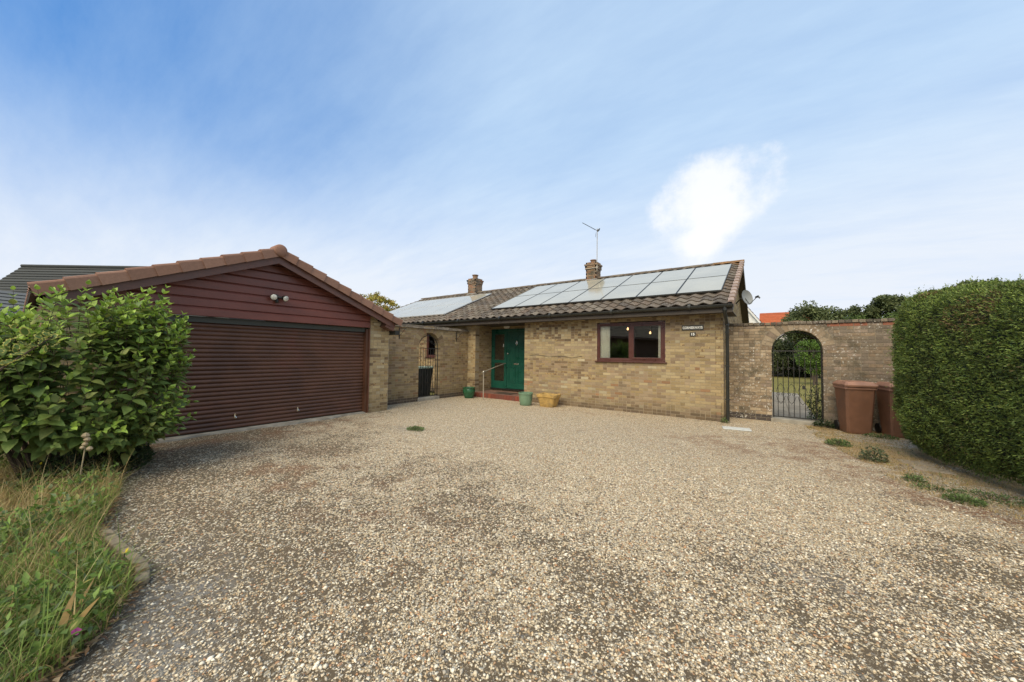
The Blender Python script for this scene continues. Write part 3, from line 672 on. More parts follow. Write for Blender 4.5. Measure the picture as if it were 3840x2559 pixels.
def verge_unit(b, fo, col, L_, w, h, drop):
    """capped verge tile in frame fo=(origin, out, along, normal): a rounded angle over the roof edge"""
    o, ox, oy, oz = fo; P = lambda x, y, z: o + ox*x + oy*y + oz*z
    gx = 0.020
    prof = [(-w, h*0.75), (-w*0.5, h), (-0.02, h), (0.012, h*0.82), (0.022, h*0.4), (0.022, -drop)]
    inn = [(-w, h*0.75-0.015), (-w*0.5, h-0.018), (-0.03, h-0.02), (-0.008, h*0.72), (0.004, h*0.35), (0.004, -drop)]
    for (a, b_) in zip(prof[:-1], prof[1:]):
        b.face([P(a[0]+gx, 0, a[1]+0.026), P(a[0], L_, a[1]), P(b_[0], L_, b_[1]), P(b_[0]+gx, 0, b_[1]+(0.026 if b_[1] > 0 else -0.008))], col)
    for k in range(5):
        b.face([P(prof[k][0]+gx, 0, prof[k][1]+0.026), P(prof[k+1][0]+gx, 0, prof[k+1][1]+(0.026 if prof[k+1][1] > 0 else -0.008)), P(inn[k+1][0], 0, inn[k+1][1]), P(inn[k][0], 0, inn[k][1])], col)
    b.face([P(0.042, 0, -drop-0.008), P(0.022, L_, -drop), P(0.004, L_, -drop), P(0.004, 0, -drop)], col)
for j in range(15):
    b = MB(); verge_unit(b, (roofp(XR-0.03, -0.05+TG*j), Vector((1, 0, 0)), US, UN), VC[j % 3], TG+0.02, 0.10, 0.062, 0.055); b.build('verge_tile', MT['verge'], house)
b = MB(); b.box((XL, -0.425, 2.555), (XR-0.03, -0.40, 2.75)); fas = b.build('fascia', MT['soffit'], house)
b = MB(); b.box((XL, -0.398, 2.575), (XR-0.03, 0.95, 2.592)); b.build('soffit', MT['soffit'], house)
g = MB(); n_ = 10; gy, gz, gr = -0.478, 2.722, 0.055                      # half-round gutter
for k in range(n_):
    t0, t1 = math.pi*(1+k/n_), math.pi*(1+(k+1)/n_); q = lambda t, x, r_: (x, gy+r_*math.cos(t), gz+r_*math.sin(t)*1.15)
    g.face([q(t0, XL, gr), q(t0, XR, gr), q(t1, XR, gr), q(t1, XL, gr)]); g.face([q(t1, XL, gr-0.004), q(t1, XR, gr-0.004), q(t0, XR, gr-0.004), q(t0, XL, gr-0.004)])
for s_ in (-1, 1): g.box((XL, gy+s_*gr-0.004, gz-0.004), (XR, gy+s_*gr+0.004, gz+0.006))
g.face([(XR, gy+gr*math.cos(math.pi*(1+k/n_)), gz+1.15*gr*math.sin(math.pi*(1+k/n_))) for k in range(n_+1)])
gut = g.build('gutter', MT['gutter'], house)
for x in np.arange(XR-0.9, XL, -1.9):
    b = MB(); b.tube([(x-0.03, gy, gz-0.012), (x+0.03, gy, gz-0.012)], gr+0.014, 12); b.build('gutter_bracket', MT['gutter'], gut)
b = MB(); b.tube([(0.075, gy, gz-0.03), (0.075, gy, 2.60), (0.075, gy+0.03, 2.54), (0.085, -0.10, 2.33), (0.087, -0.075, 2.24), (0.087, -0.075, 0.04)], 0.036, 12)
dp = b.build('downpipe', MT['gutter'], house, smooth='auto')
for z in (2.62, 2.31): b = MB(); b.tube([(0.0765+(0.0 if z > 2.5 else 0.008), gy if z > 2.5 else -0.085, z-0.03), (0.0765+(0 if z > 2.5 else 0.008), gy if z > 2.5 else -0.08, z+0.03)], 0.043, 12); b.build('pipe_collar', MT['gutter'], dp, smooth='auto')
for z in (2.12, 1.33, 0.55): b = MB(); b.box((0.04, -0.12, z-0.012), (0.135, -0.005, z+0.012)); b.build('pipe_clip', MT['gutter'], dp)
# gable soffit and barge boards under the overhanging verge
for nm, uu, nn, base in (('front_gable_soffit', US, UN, Vector((0, EAVE_Y, EAVE_Z))), ('rear_gable_soffit', USr, UNr, back)):
    b = MB(); b.box((0.002, 0.05, -0.115), (XR-0.05, SLOPE, -0.062), fr=(base, Vector((1, 0, 0)), uu, nn)); b.box((XR-0.05, 0.0, -0.20), (XR-0.028, SLOPE, -0.03), fr=(base, Vector((1, 0, 0)), uu, nn)); b.build(nm, MT['gable_soffit'], house)
# chimneys
def chimney(x0, y0, w, d, top, potr, poth, pots=1):
    b = MB(); rr = random.Random(int(-x0*10)); z = RIDGE_Z-0.35; col = [(0.25, 0.17, 0.11, .2), (0.30, 0.20, 0.12, .2), (0.21, 0.15, 0.105, .2), (0.27, 0.14, 0.08, 0), (0.17, 0.135, 0.10, 0)]
    core = MB(); core.box((x0+0.01, y0+0.01, z), (x0+w-0.01, y0+d-0.01, top-0.01)); body = core.build('chimney', MT['old_mortar'], house)
    k = 0
    while z < top-0.02:
        e = 0.03 if top-0.30 < z < top-0.05 else 0.0
        if top-0.18 < z < top-0.10: e = 0.055
        for side in range(4):
            a0, a1 = (x0-e, x0+w+e) if side % 2 == 0 else (y0-e, y0+d+e); x = a0 - (0.11 if k % 2 else 0)
            while x < a1-0.02:
                p, q = max(x+0.005, a0), min(x+0.22, a1)
                if q-p > 0.03:
                    c = col[rr.randrange(5)]
                    if side == 0: b.box((p, y0-e, z+0.005), (q, y0+0.05, z+0.07), c)
                    elif side == 2: b.box((p, y0+d-0.05, z+0.005), (q, y0+d+e, z+0.07), c)
                    elif side == 1: b.box((x0+w-0.05, p+0.0, z+0.0052), (x0+w+e-0.001, q, z+0.0698), c)
                    else: b.box((x0-e+0.001, p, z+0.0052), (x0+0.05, q, z+0.0698), c)
                x += 0.225
        z += 0.075; k += 1
    b.build('chimney_brickwork', MT['old_brick'], body, kind='stuff')
    m = MB(); m.lathe((x0+w/2, y0+d/2, top-0.02), [(w*0.62, 0), (w*0.42, 0.05), (potr*1.25, 0.075), (0.001, 0.08)], 4); m.build('flaunching', MT['old_mortar'], body)
    p = MB(); p.lathe((x0+w/2, y0+d/2, top), [(potr*0.9, 0), (potr*0.92, poth*0.8), (potr*1.12, poth*0.82), (potr*1.15, poth), (potr*0.85, poth), (potr*0.8, 0.02)], 18, (0.27, 0.165, 0.105, 0)); p.build('chimney_pot', MT['coping'], body, smooth='auto')
    f = MB(); f.box((x0-0.03, y0-0.035, RIDGE_Z-0.19), (x0+w+0.03, y0-0.012, RIDGE_Z-0.02)); f.build('chimney_flashing', MT['flashing'], body)
chimney(-5.27, 3.93, 0.46, 0.46, 5.33, 0.115, 0.17)
chimney(-11.90, 3.93, 0.53, 0.53, 5.42, 0.145, 0.24)
# main window
def window(x0, x1, z0, z1, name, parts, y=0.0, pane_tint='glass'):
    """frame set back in the opening; parts = list of (x0,x1,opening)"""
    b = MB(); f = 0.055; yo, yi = y+0.012, y+0.075
    b.box((x0, yo, z0), (x1, yi, z0+f)); b.box((x0, yo, z1-f), (x1, yi, z1)); b.box((x0, yo+0.0005, z0+f), (x0+f, yi, z1-f)); b.box((x1-f, yo+0.0005, z0+f), (x1, yi, z1-f))
    for k in range(len(parts)-1): m = parts[k][1]; b.box((m-0.02, yo+0.001, z0+f), (m+0.045, yi, z1-f))
    w = b.build(name, MT['brownframe'], house, bevel=0.004)
    for k, (a, c, op) in enumerate(parts):
        a2 = a+(f if k == 0 else 0.045); c2 = c-(f if k == len(parts)-1 else 0.02); s = MB(); t = 0.052 if op else 0.028; ys = yo-(0.012 if op else -0.01)
        za, zb = z0+f, z1-f
        s.box((a2, ys, za), (c2, yi-0.01, za+t)); s.box((a2, ys, zb-t), (c2, yi-0.01, zb)); s.box((a2, ys+0.0005, za+t), (a2+t, yi-0.01, zb-t)); s.box((c2-t, ys+0.0005, za+t), (c2, yi-0.01, zb-t))
        s.build('casement' if op else 'glazing_bead', MT['brownframe'], w, bevel=0.004)
        p = MB(); p.box((a2+t-0.004, y+0.040, za+t-0.004), (c2-t+0.004, y+0.046, zb-t+0.004)); p.build('pane', MT['glass'], w)
    s = MB(); s.box((x0-0.05, y-0.055, z0-0.032), (x1+0.05, y+0.07, z0-0.001)); s.build('sill', MT['brownframe'], w, bevel=0.005)
    return w
window(-3.155, -1.305, 1.383, 2.45, 'window', [(-3.155, -2.205, False), (-2.205, -1.305, True)])
window(-10.50, -9.80, 1.38, 2.38, 'window', [(-10.50, -9.80, False)], y=0.012)
# rooms behind the glass
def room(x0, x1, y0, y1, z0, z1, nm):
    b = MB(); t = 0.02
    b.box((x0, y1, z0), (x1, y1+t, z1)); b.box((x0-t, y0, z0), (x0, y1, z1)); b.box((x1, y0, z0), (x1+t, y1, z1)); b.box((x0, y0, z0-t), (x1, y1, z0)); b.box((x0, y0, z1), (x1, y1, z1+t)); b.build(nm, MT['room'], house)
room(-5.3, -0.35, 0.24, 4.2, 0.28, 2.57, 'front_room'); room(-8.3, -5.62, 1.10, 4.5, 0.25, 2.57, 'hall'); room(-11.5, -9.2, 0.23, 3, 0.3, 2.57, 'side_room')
def curtain(x0, x1, y, z0, z1, label, folds=7):
    b = MB(); n_ = folds*8
    P = [(x0+(x1-x0)*k/n_, y+0.022*math.sin(2*math.pi*folds*k/n_)+0.006*math.sin(k*1.7)) for k in range(n_+1)]
    for k in range(n_):
        (xa, ya), (xb, yb) = P[k], P[k+1]; b.face([(xa, ya, z0), (xb, yb, z0), (xb, yb, z1), (xa, ya, z1)]); b.face([(xb, yb+0.003, z0), (xa, ya+0.003, z0), (xa, ya+0.003, z1), (xb, yb+0.003, z1)])
    o = b.build('curtain', MT['curtain'], None, org=((x0+x1)/2, y, z0), smooth='auto'); tag(o, label, 'curtain')
curtain(-3.12, -2.80, 0.088, 1.25, 2.50, 'white curtain drawn back at the left side of the big front window')
curtain(-1.49, -1.36, 0.088, 1.25, 2.50, 'narrow white curtain at the right side of the big front window', 4)
curtain(-10.42, -9.86, 0.11, 1.3, 2.45, 'white net curtain in the small window behind the arched side gate', 14)
for x, y, z, lb in ((-2.78, 1.6, 2.38, 'lit ceiling lamp glowing near the top of the left window pane'), (-2.35, 2.6, 2.30, 'lit ceiling lamp glowing in the right window pane')):
    t = empty('ceiling_lamp', (x, y, 2.57), lb, 'lamp'); b = MB(); b.lathe((x, y, z), [(0.001, -0.032), (0.022, -0.026), (0.033, 0.0), (0.024, 0.03), (0.012, 0.055)], 14); b.build('bulb', MT['lamp'], t, smooth=True)
    b = MB(); b.tube([(x, y, z+0.05), (x, y, 2.57)], 0.008, 6); b.build('stem', MT['whitepl'], t)
# front door and side light
DY = 0.95
b = MB(); x0, x1, z0, z1 = -7.82, -6.10, 0.25, 2.475
b.box((x0, DY-0.03, z1-0.08), (x1, DY+0.05, z1)); b.box((x0, DY-0.0295, z0), (x0+0.07, DY+0.05, z1-0.08)); b.box((-7.16, DY-0.0295, z0), (-7.09, DY+0.05, z1-0.08)); b.box((x1-0.07, DY-0.0295, z0), (x1, DY+0.05, z1-0.08))
fd = b.build('front_door', MT['green'], house, bevel=0.004)
b = MB(); b.box((x0-0.01, DY-0.06, 0.20), (x1+0.01, DY+0.05, 0.25)); b.build('threshold', MT['black'], fd)
b = MB(); la, lb_ = -7.087, -6.173; b.box((la, DY-0.012, 0.255), (lb_, DY+0.03, 2.39))
leaf = b.build('door_leaf', MT['green'], fd, bevel=0.003)
def raised(parent, nm, xa, xb, za, zb):
    b = MB(); y = DY-0.012
    for (p, q, r_, s_) in ((xa, xb, za, za+0.022), (xa, xb, zb-0.022, zb), (xa, xa+0.022, za+0.022, zb-0.022), (xb-0.022, xb, za+0.022, zb-0.022)): b.box((p, y-0.012, r_), (q, y-0.001, s_))
    b.box((xa+0.05, y-0.009, za+0.05), (xb-0.05, y-0.001, zb-0.05)); b.build(nm, MT['green'], parent, bevel=0.004)
for xa, xb in ((-6.98, -6.68), (-6.58, -6.28)):
    raised(fd, 'door_panel', xa, xb, 0.48, 1.08); raised(fd, 'door_panel', xa, xb, 1.24, 1.86); raised(fd, 'door_panel', xa, xb, 1.96, 2.28)
b = MB(); b.box((la, DY-0.035, 0.262), (lb_, DY-0.013, 0.33)); b.build('weather_board', MT['green'], fd, bevel=0.006)
b = MB(); b.box((-6.76, DY-0.022, 1.150), (-6.55, DY-0.013, 1.205)); b.build('letter_plate', MT['chrome'], fd, bevel=0.003)
b = MB(); b.tube([(-6.63, DY-0.03, 2.02), (-6.66, DY-0.035, 1.96), (-6.66, DY-0.04, 1.90), (-6.63, DY-0.042, 1.86), (-6.60, DY-0.04, 1.90), (-6.60, DY-0.035, 1.96), (-6.63, DY-0.03, 2.02)], 0.012, 8); b.lathe((-6.63, DY-0.03, 2.0), [(0.001, -0.03), (0.03, -0.02), (0.03, 0.02), (0.001, 0.05)], 10); b.build('knocker', MT['chrome'], fd, smooth='auto')
b = MB(); b.lathe((-7.03, DY-0.03, 1.555), [(0.001, -0.03), (0.024, -0.02), (0.028, 0), (0.024, 0.02), (0.001, 0.03)], 10); b.build('lock', MT['chrome'], fd, smooth='auto')
b = MB(); b.box((-7.75, DY-0.015, 0.25), (-7.16, DY+0.03, 0.52)); b.box((-7.75, DY-0.015, 1.20), (-7.16, DY+0.03, 1.31)); b.box((-7.75, DY-0.015, 2.28), (-7.16, DY+0.03, 2.395)); b.box((-7.75, DY-0.0145, 0.52), (-7.68, DY+0.03, 1.20)); b.box((-7.75, DY-0.0145, 1.31), (-7.68, DY+0.03, 2.28)); b.box((-7.215, DY-0.0145, 0.52), (-7.16, DY+0.03, 1.20)); b.box((-7.215, DY-0.0145, 1.31), (-7.16, DY+0.03, 2.28)); sl = b.build('side_light', MT['green'], house)
for za, zb in ((0.52, 1.20), (1.31, 2.28)): b = MB(); b.box((-7.68, DY+0.005, za), (-7.215, DY+0.011, zb)); b.build('pane', MT['glass'], sl)
b = MB(); b.box((-7.26, DY-0.03, 1.80), (-7.225, DY-0.0155, 1.91)); b.build('bell_push', MT['whitepl'], sl, bevel=0.004)
# porch step
b = MB(); b.box((-7.828, -0.12, -0.02), (-5.45, 0.93, 0.150)); st = b.build('porch_step', MT['mortar'], house); rq = random.Random(3)
for k in range(21):
    xa = -7.828 + k*0.1127; c = rq.choice([(0.205, 0.058, 0.036, 0), (0.17, 0.052, 0.034, 0), (0.24, 0.072, 0.042, 0), (0.15, 0.056, 0.04, 0)])
    b = MB(); b.box((xa+0.004, -0.19, 0.0), (xa+0.109, -0.118, 0.155), c); b.build('step_tile', MT['quarry'], st, bevel=0.005)
for k in range(15):
    for j in range(6):
        xa = -7.82+k*0.156; ya = -0.112+j*0.172; c = rq.choice([(0.19, 0.105, 0.078, 0), (0.16, 0.095, 0.075, 0), (0.22, 0.125, 0.09, 0)])
        b = MB(); b.box((xa+0.004, ya+0.004, 0.1505), (xa+0.152, ya+0.168, 0.158), c); b.build('floor_tile', MT['quarry'], st)

# ------------------------------------------------------------------ things on the bungalow
ORD = ['first', 'second', 'third', 'fourth', 'fifth', 'sixth', 'seventh']
MT['panelframe'] = plain('panel_frame', (0.09, 0.09, 0.085), 0.4, 0.1, 5, metal=0.5)
MT['panelsilver'] = plain('panel_frame_silver', (0.62, 0.62, 0.60), 0.4, 0.06, 5, metal=0.3)
for ai, (xa, xb, n_, s0, s1) in enumerate(ARR):
    w = (xb-xa)/n_; h = (s1-s0)/2; fm = MT['panelframe'] if ai == 0 else MT['panelsilver']
    for k in range(n_):
        for r_ in range(2):
            x0, x1 = xa+k*w+0.008, xa+(k+1)*w-0.008; sa, sb = s0+r_*h+0.008, s0+(r_+1)*h-0.008; o = roofp((x0+x1)/2, sa, 0.05)
            row = 'lower' if r_ == 0 else 'upper'
            lab = f"solar panel, {row} row of the large right-hand array, {ORD[n_-1-k]} from the right gable" if ai == 0 else f"solar panel, {row} row of the far left array, {ORD[n_-1-k]} from the array's right end"
            t = empty('solar_panel', o, lab, 'solar panel', 'solar panels on the bungalow roof')
            fr = (Vector((0, 0, 0)), Vector((1, 0, 0)), US, UN); q = MB(); lo, hi = 0.062, 0.100; e = 0.016
            base = Vector((0, EAVE_Y, EAVE_Z))
            fr = (base, Vector((1, 0, 0)), US, UN)
            q.box((x0, sa, lo), (x1, sa+e, hi), fr=fr); q.box((x0, sb-e, lo), (x1, sb, hi), fr=fr); q.box((x0, sa+e, lo+0.0005), (x0+e, sb-e, hi-0.0005), fr=fr); q.box((x1-e, sa+e, lo+0.0005), (x1, sb-e, hi-0.0005), fr=fr)
            q.build('panel_frame', fm, t)
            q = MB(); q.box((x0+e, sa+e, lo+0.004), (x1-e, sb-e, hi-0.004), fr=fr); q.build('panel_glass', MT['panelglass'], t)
    for si, sr in enumerate((s0+0.35, s0+h-0.35, s0+h+0.35, s1-0.35)):
        q = MB(); q.box((xa-0.06, sr-0.02, 0.03), (xb+0.06, sr+0.02, 0.060), fr=fr); t = q.build('mounting_rail', MT['panelframe'], None, org=roofp(xa, sr)); tag(t, f"metal mounting rail under the {'right-hand' if ai == 0 else 'far left'} solar array, {ORD[si]} up from the eaves", 'rail', 'solar mounting rails')
# satellite dish
DC = Vector((0.47, 0.42, 2.98)); dn = Vector((0.86, -0.48, 0.18)).normalized(); dr = Vector((0, 0, 1)).cross(dn).normalized(); du = dn.cross(dr)
t = empty('satellite_dish', (0.24, 0.55, 2.75), 'grey satellite dish fixed to the gable end above the garden wall', 'satellite dish')
b = MB(); nr, na = 5, 26
def dp_(r_, a_, off=0.0): return DC + dr*(0.205*r_*math.cos(a_)) + du*(0.185*r_*math.sin(a_)) + dn*(0.055*r_*r_ - 0.05 + off)
for off, rev in ((0, 0), (-0.006, 1)):
    for i in range(nr):
        for j in range(na):
            a0, a1 = 2*math.pi*j/na, 2*math.pi*(j+1)/na; f = [dp_(i/nr, a0, off), dp_((i+1)/nr, a0, off), dp_((i+1)/nr, a1, off), dp_(i/nr, a1, off)]; b.face(f[::-1] if rev else f)
b.build('reflector', MT['dish'], t, smooth='auto')
ft = DC - du*0.18 + dn*0.02; lnb = DC - du*0.06 + dn*0.22 + dr*0.0
b = MB(); b.tube([DC-dn*0.055, ft, lnb], 0.009, 8); b.build('feed_arm', MT['gutter'], t)
b = MB(); b.tube([lnb+dn*0.03, lnb-dn*0.04], [0.028, 0.02], 12); b.tube([lnb+dn*0.03-du*0.01, lnb+dn*0.05-du*0.05], 0.016, 8); b.build('receiver', MT['gutter'], t)
b = MB(); b.tube([DC-dn*0.055, DC-dn*0.10-Vector((0.05, 0, 0)), Vector((0.225, 0.60, 2.86))], 0.014, 8); b.build('wall_bracket', MT['gutter'], t)
# aerial
t = empty('television_aerial', (-4.86, 3.92, 5.0), 'thin television aerial on a pole strapped to the right-hand chimney', 'aerial')
b = MB(); b.tube([(-4.77, 3.89, 4.95), (-4.765, 3.89, 6.70)], 0.014, 8); b.build('pole', MT['railmetal'], t)
ba = Vector((-4.72, 3.88, 6.58)); bd = Vector((-0.54, -0.25, 0.36)); bd = bd.normalized()
b = MB(); b.tube([ba+bd*-0.02, ba+bd*0.74], 0.010, 6); b.build('boom', MT['gutter'], t)
sidev = bd.cross(Vector((0, 0, 1))).normalized(); upv = sidev.cross(bd)
for k in range(11): c = ba+bd*(0.16+0.055*k); q = 0.075-0.003*k; b = MB(); b.tube([c-sidev*q, c+sidev*q], 0.005, 5); b.build('director_rod', MT['gutter'], t)
b = MB()
for s_ in (-1, 1): b.box((-0.005, -0.13, 0.01), (0.005, 0.13, 0.12), fr=(ba+bd*0.03+upv*(0.05*s_-0.06), bd, sidev, (upv*s_*0.8-bd*0.3).normalized()))
b.build('rear_reflector', MT['gutter'], t)
b = MB(); b.box((-5.28, 3.885, 5.09), (-4.80, 3.927, 5.115)); b.box((-4.80, 3.87, 5.06), (-4.74, 3.91, 5.16)); b.build('chimney_strap', MT['railmetal'], t)
# house name and number
def letters(txt, size, c, name, parent, mat, ex=0.003, space=1.0):
    cu = bpy.data.curves.new(name, 'FONT'); cu.body = txt; cu.size = size; cu.align_x = 'CENTER'; cu.align_y = 'CENTER'; cu.extrude = ex; cu.space_character = space; cu.offset = 0.0036
    tmp = bpy.data.objects.new('tmp', cu); COL.objects.link(tmp); dg = bpy.context.evaluated_depsgraph_get(); me = bpy.data.meshes.new_from_object(tmp.evaluated_get(dg))
    bpy.data.objects.remove(tmp); me.name = name; me.materials.clear(); me.materials.append(mat)
    o = bpy.data.objects.new(name, me); link(o, parent, c); o.rotation_euler = (R(90), 0, 0); return o
t = empty('house_name_sign', (-0.657, 0, 2.25), 'dark house name sign reading CORNERWAYS right of the big window', 'sign')
b = MB(); b.box((-0.903, -0.022, 2.190), (-0.411, -0.003, 2.312)); b.build('plate', MT['signface'], t, bevel=0.004); letters('CORNERWAYS', 0.082, (-0.657, -0.025, 2.251), 'lettering', t, MT['lettering'], space=1.0).scale = (0.80, 1, 1)
t = empty('house_number_plate', (-0.65, 0, 2.09), 'small dark plate with the house number 15 below the name sign', 'sign')
b = MB(); b.box((-0.716, -0.020, 2.043), (-0.586, -0.003, 2.136)); b.build('plate', MT['signface'], t, bevel=0.003); letters('15', 0.078, (-0.651, -0.023, 2.088), 'lettering', t, MT['lettering'], space=1.15)
b = MB(); b.tube([(-5.46, -0.012, 1.500), (-5.2, -0.012, 1.535), (-4.75, -0.012, 1.47), (-4.3, -0.012, 1.50), (-3.95, -0.012, 1.455), (-3.62, -0.012, 1.50)], 0.0045, 5)
tag(b.build('training_wire', MT['iron'], None, org=(-4.5, -0.01, 1.47)), 'thin sagging wire strung along the brick wall left of the window', 'wire')
t = empty('porch_light', (-7.07, 0.93, 2.55), 'small white bulkhead light above the front door in the porch', 'light')
b = MB(); b.lathe((-7.08, 0.90, 2.525), [(0.001, -0.035), (0.06, -0.03), (0.085, -0.005), (0.085, 0.02)], 18, sx=1.5, sy=0.55); b.build('diffuser', MT['whitepl'], t, smooth=True)
b = MB(); b.lathe((-7.08, 0.90, 2.535), [(0.09, 0.0), (0.09, 0.04)], 18, sx=1.5, sy=0.6); b.build('base', MT['whitepl'], t)
# porch handrail
t = empty('handrail', (-6.87, -0.65, 0), 'tubular metal handrail with an upright post beside the porch step', 'handrail')
b = MB(); b.tube([(-6.868, -0.652, -0.02), (-6.872, -0.65, 0.925)], 0.019, 10); b.build('post', MT['railmetal'], t, smooth='auto')
b = MB(); b.tube([(-6.874, -0.73, 0.905), (-6.872, -0.65, 0.935), (-7.135, 0.83, 1.180), (-7.138, 0.92, 1.185)], 0.0165, 10); b.build('rail', MT['railmetal'], t, smooth='auto')
b = MB(); b.lathe((-6.872, -0.65, 0.935), [(0.001, -0.03), (0.025, -0.02), (0.028, 0), (0.025, 0.02), (0.001, 0.03)], 10); b.build('elbow', MT['chrome'], t, smooth=True)
b = MB(); b.box((-6.98, 0.02, 0.160), (-6.25, 0.46, 0.176)); tag(b.build('doormat', MT['lining'], None, org=(-6.6, 0.24, 0.16), bevel=0.006), 'dark coir doormat on the porch step before the green door', 'doormat')
# pots by the porch
def pot(x, y, prof, name, mat, label, n=28, rim=None):
    t = empty(name, (x, y, 0), label, 'plant pot'); b = MB(); b.lathe((x, y, 0), prof, n); b.build('body', mat, t, smooth='auto')
    rr_, rz = rim; b = MB(); b.lathe((x, y, rz-0.05), [(0.001, 0.012), (rr_*0.6, 0.02), (rr_-0.02, 0.0)], n); b.build('compost', MT['potsoil'], t); return t
pot(-7.60, -0.56, [(0.001, 0.004), (0.145, 0.004), (0.155, 0.03), (0.19, 0.12), (0.215, 0.22), (0.218, 0.28), (0.205, 0.315), (0.215, 0.335), (0.225, 0.35), (0.222, 0.368), (0.20, 0.37), (0.192, 0.34), (0.195, 0.25)], 'plant_pot', MT['pot_dark'], 'round dark green glazed pot in the corner by the porch pier', rim=(0.20, 0.35))
pot(-5.13, -0.72, [(0.001, 0.004), (0.165, 0.004), (0.178, 0.02), (0.196, 0.16), (0.212, 0.33), (0.225, 0.335), (0.227, 0.375), (0.215, 0.382), (0.205, 0.375), (0.20, 0.30)], 'plant_pot', MT['pot_pale'], 'pale sage green glazed pot beside the porch step', rim=(0.205, 0.35))
t = empty('stone_trough', (-4.46, -0.50, 0), 'squat yellow stone trough next to the pale green pot', 'plant pot')
b = MB(); rr = random.Random(2)
lv = [(0.0, 0.215, 0.165), (0.03, 0.23, 0.18), (0.16, 0.26, 0.205), (0.27, 0.285, 0.225), (0.285, 0.315, 0.25), (0.365, 0.32, 0.255), (0.37, 0.30, 0.235), (0.372, 0.25, 0.19), (0.30, 0.24, 0.18)]
n_ = 32; i0 = len(b.v)
for z, ax, ay in lv:
    for j in range(n_):
        w = 2*math.pi*j/n_; c_, s_ = math.cos(w), math.sin(w); p_ = 0.38; jx = 1+0.02*math.sin(5*w+z*20)+0.012*math.sin(11*w+z*7)
        b.v.append((-4.46+ax*jx*math.copysign(abs(c_)**p_, c_), -0.50+ay*jx*math.copysign(abs(s_)**p_, s_), z+0.01*math.sin(3*w)*(z > 0.2)))
for k in range(len(lv)-1):
    for j in range(n_): a_, b_ = i0+k*n_+j, i0+k*n_+(j+1) % n_; b.f.append((a_, b_, b_+n_, a_+n_)); b.c.append((1, 1, 1, 0))
b.build('body', MT['trough'], t, smooth='auto')
b = MB(); b.box((-4.70, -0.68, 0.28), (-4.22, -0.32, 0.31)); b.build('compost', MT['potsoil'], t)

# ------------------------------------------------------------------ garage
GX, GY0, GY1 = -7.46, -9.62, -3.92            # front face, left and right wall ends
AP_Y, GA = -6.75, R(22.4)
garage = empty('garage', (-9, AP_Y, 0), 'brick garage with maroon gable boards and a wide brown roller door', 'garage')
gslope = lambda u_: 3.50 - abs(u_-AP_Y)*math.tan(GA)
DR, DL = -4.50, -9.02
brick_wall(garage, 'front_pilaster', (GX, 0, 0), (0, 1, 0), (1, 0, 0), DR, GY1, -0.075, 2.70, BUFF, pick_garage, MT['brick'], MT['mortar'], 0.22, keep=150, slope=lambda u_: gslope(u_)-0.06)
brick_wall(garage, 'left_pilaster', (GX, 0, 0), (0, 1, 0), (1, 0, 0), GY0, DL, -0.075, 2.70, BUFF, pick_garage, MT['brick'], MT['mortar'], 0.22, keep=60, slope=lambda u_: gslope(u_)-0.06)
brick_wall(garage, 'house_side_wall', (GX-0.004, GY1+0.002, 0), (-1, 0, 0), (0, 1, 0), 0.22, 6.2, 0, 2.25, BUFF, pick_garage, MT['brick'], MT['mortar'], 0.1)
b = MB(); b.box((GX-6.2, GY0, 0), (GX-0.24, GY0+0.1, 2.25)); b.box((GX-6.3, GY0, 0), (GX-6.2, GY1, 2.25)); b.build('rear_wall', MT['nbrick'], garage)
# boards
BH = 0.168; z = 2.172; k = 0
while z < 3.40:
    zt = min(z+BH-0.004, 3.44); yl = max(DL-0.55, AP_Y-(3.44-z)/math.tan(GA)); yr = min(DR-0.012, AP_Y+(3.44-z)/math.tan(GA)); yl2 = max(DL-0.55, AP_Y-(3.44-zt)/math.tan(GA)); yr2 = min(DR-0.012, AP_Y+(3.44-zt)/math.tan(GA))
    b = MB()
    prof = [(0.004, 0.0), (0.015, 0.008), (0.017, 0.136), (0.003, 0.150), (-0.002, 0.158), (-0.006, BH-0.004)]
    pts = []
    for dx, dz in prof:
        f_ = min(1, dz/(zt-z)); zz = min(z+dz, zt); pts.append(((GX+dx, yl+(yl2-yl)*f_, zz), (GX+dx, yr+(yr2-yr)*f_, zz)))
    for (a0, a1), (b0, b1) in zip(pts[:-1], pts[1:]): b.face([a0, a1, b1, b0])
    lo = pts[0]; b.face([(GX-0.02, lo[0][1], z), (GX-0.02, lo[1][1], z), lo[1], lo[0]])
    b.build('cladding_board', MT['cladding'], garage)
    z += BH; k += 1
b = MB(); b.face([(GX-0.022, DL-0.5, 2.175), (GX-0.022, DR+0.0, 2.175), (GX-0.022, DR, 2.6), (GX-0.022, AP_Y, 3.55), (GX-0.022, DL-0.5, 2.5)]); b.build('gable_backing', MT['barge'], garage)
b = MB(); b.box((GX-0.012, DR-0.012, 0.02), (GX+0.022, DR-0.001, 2.62)); b.build('cladding_trim', MT['barge'], garage)
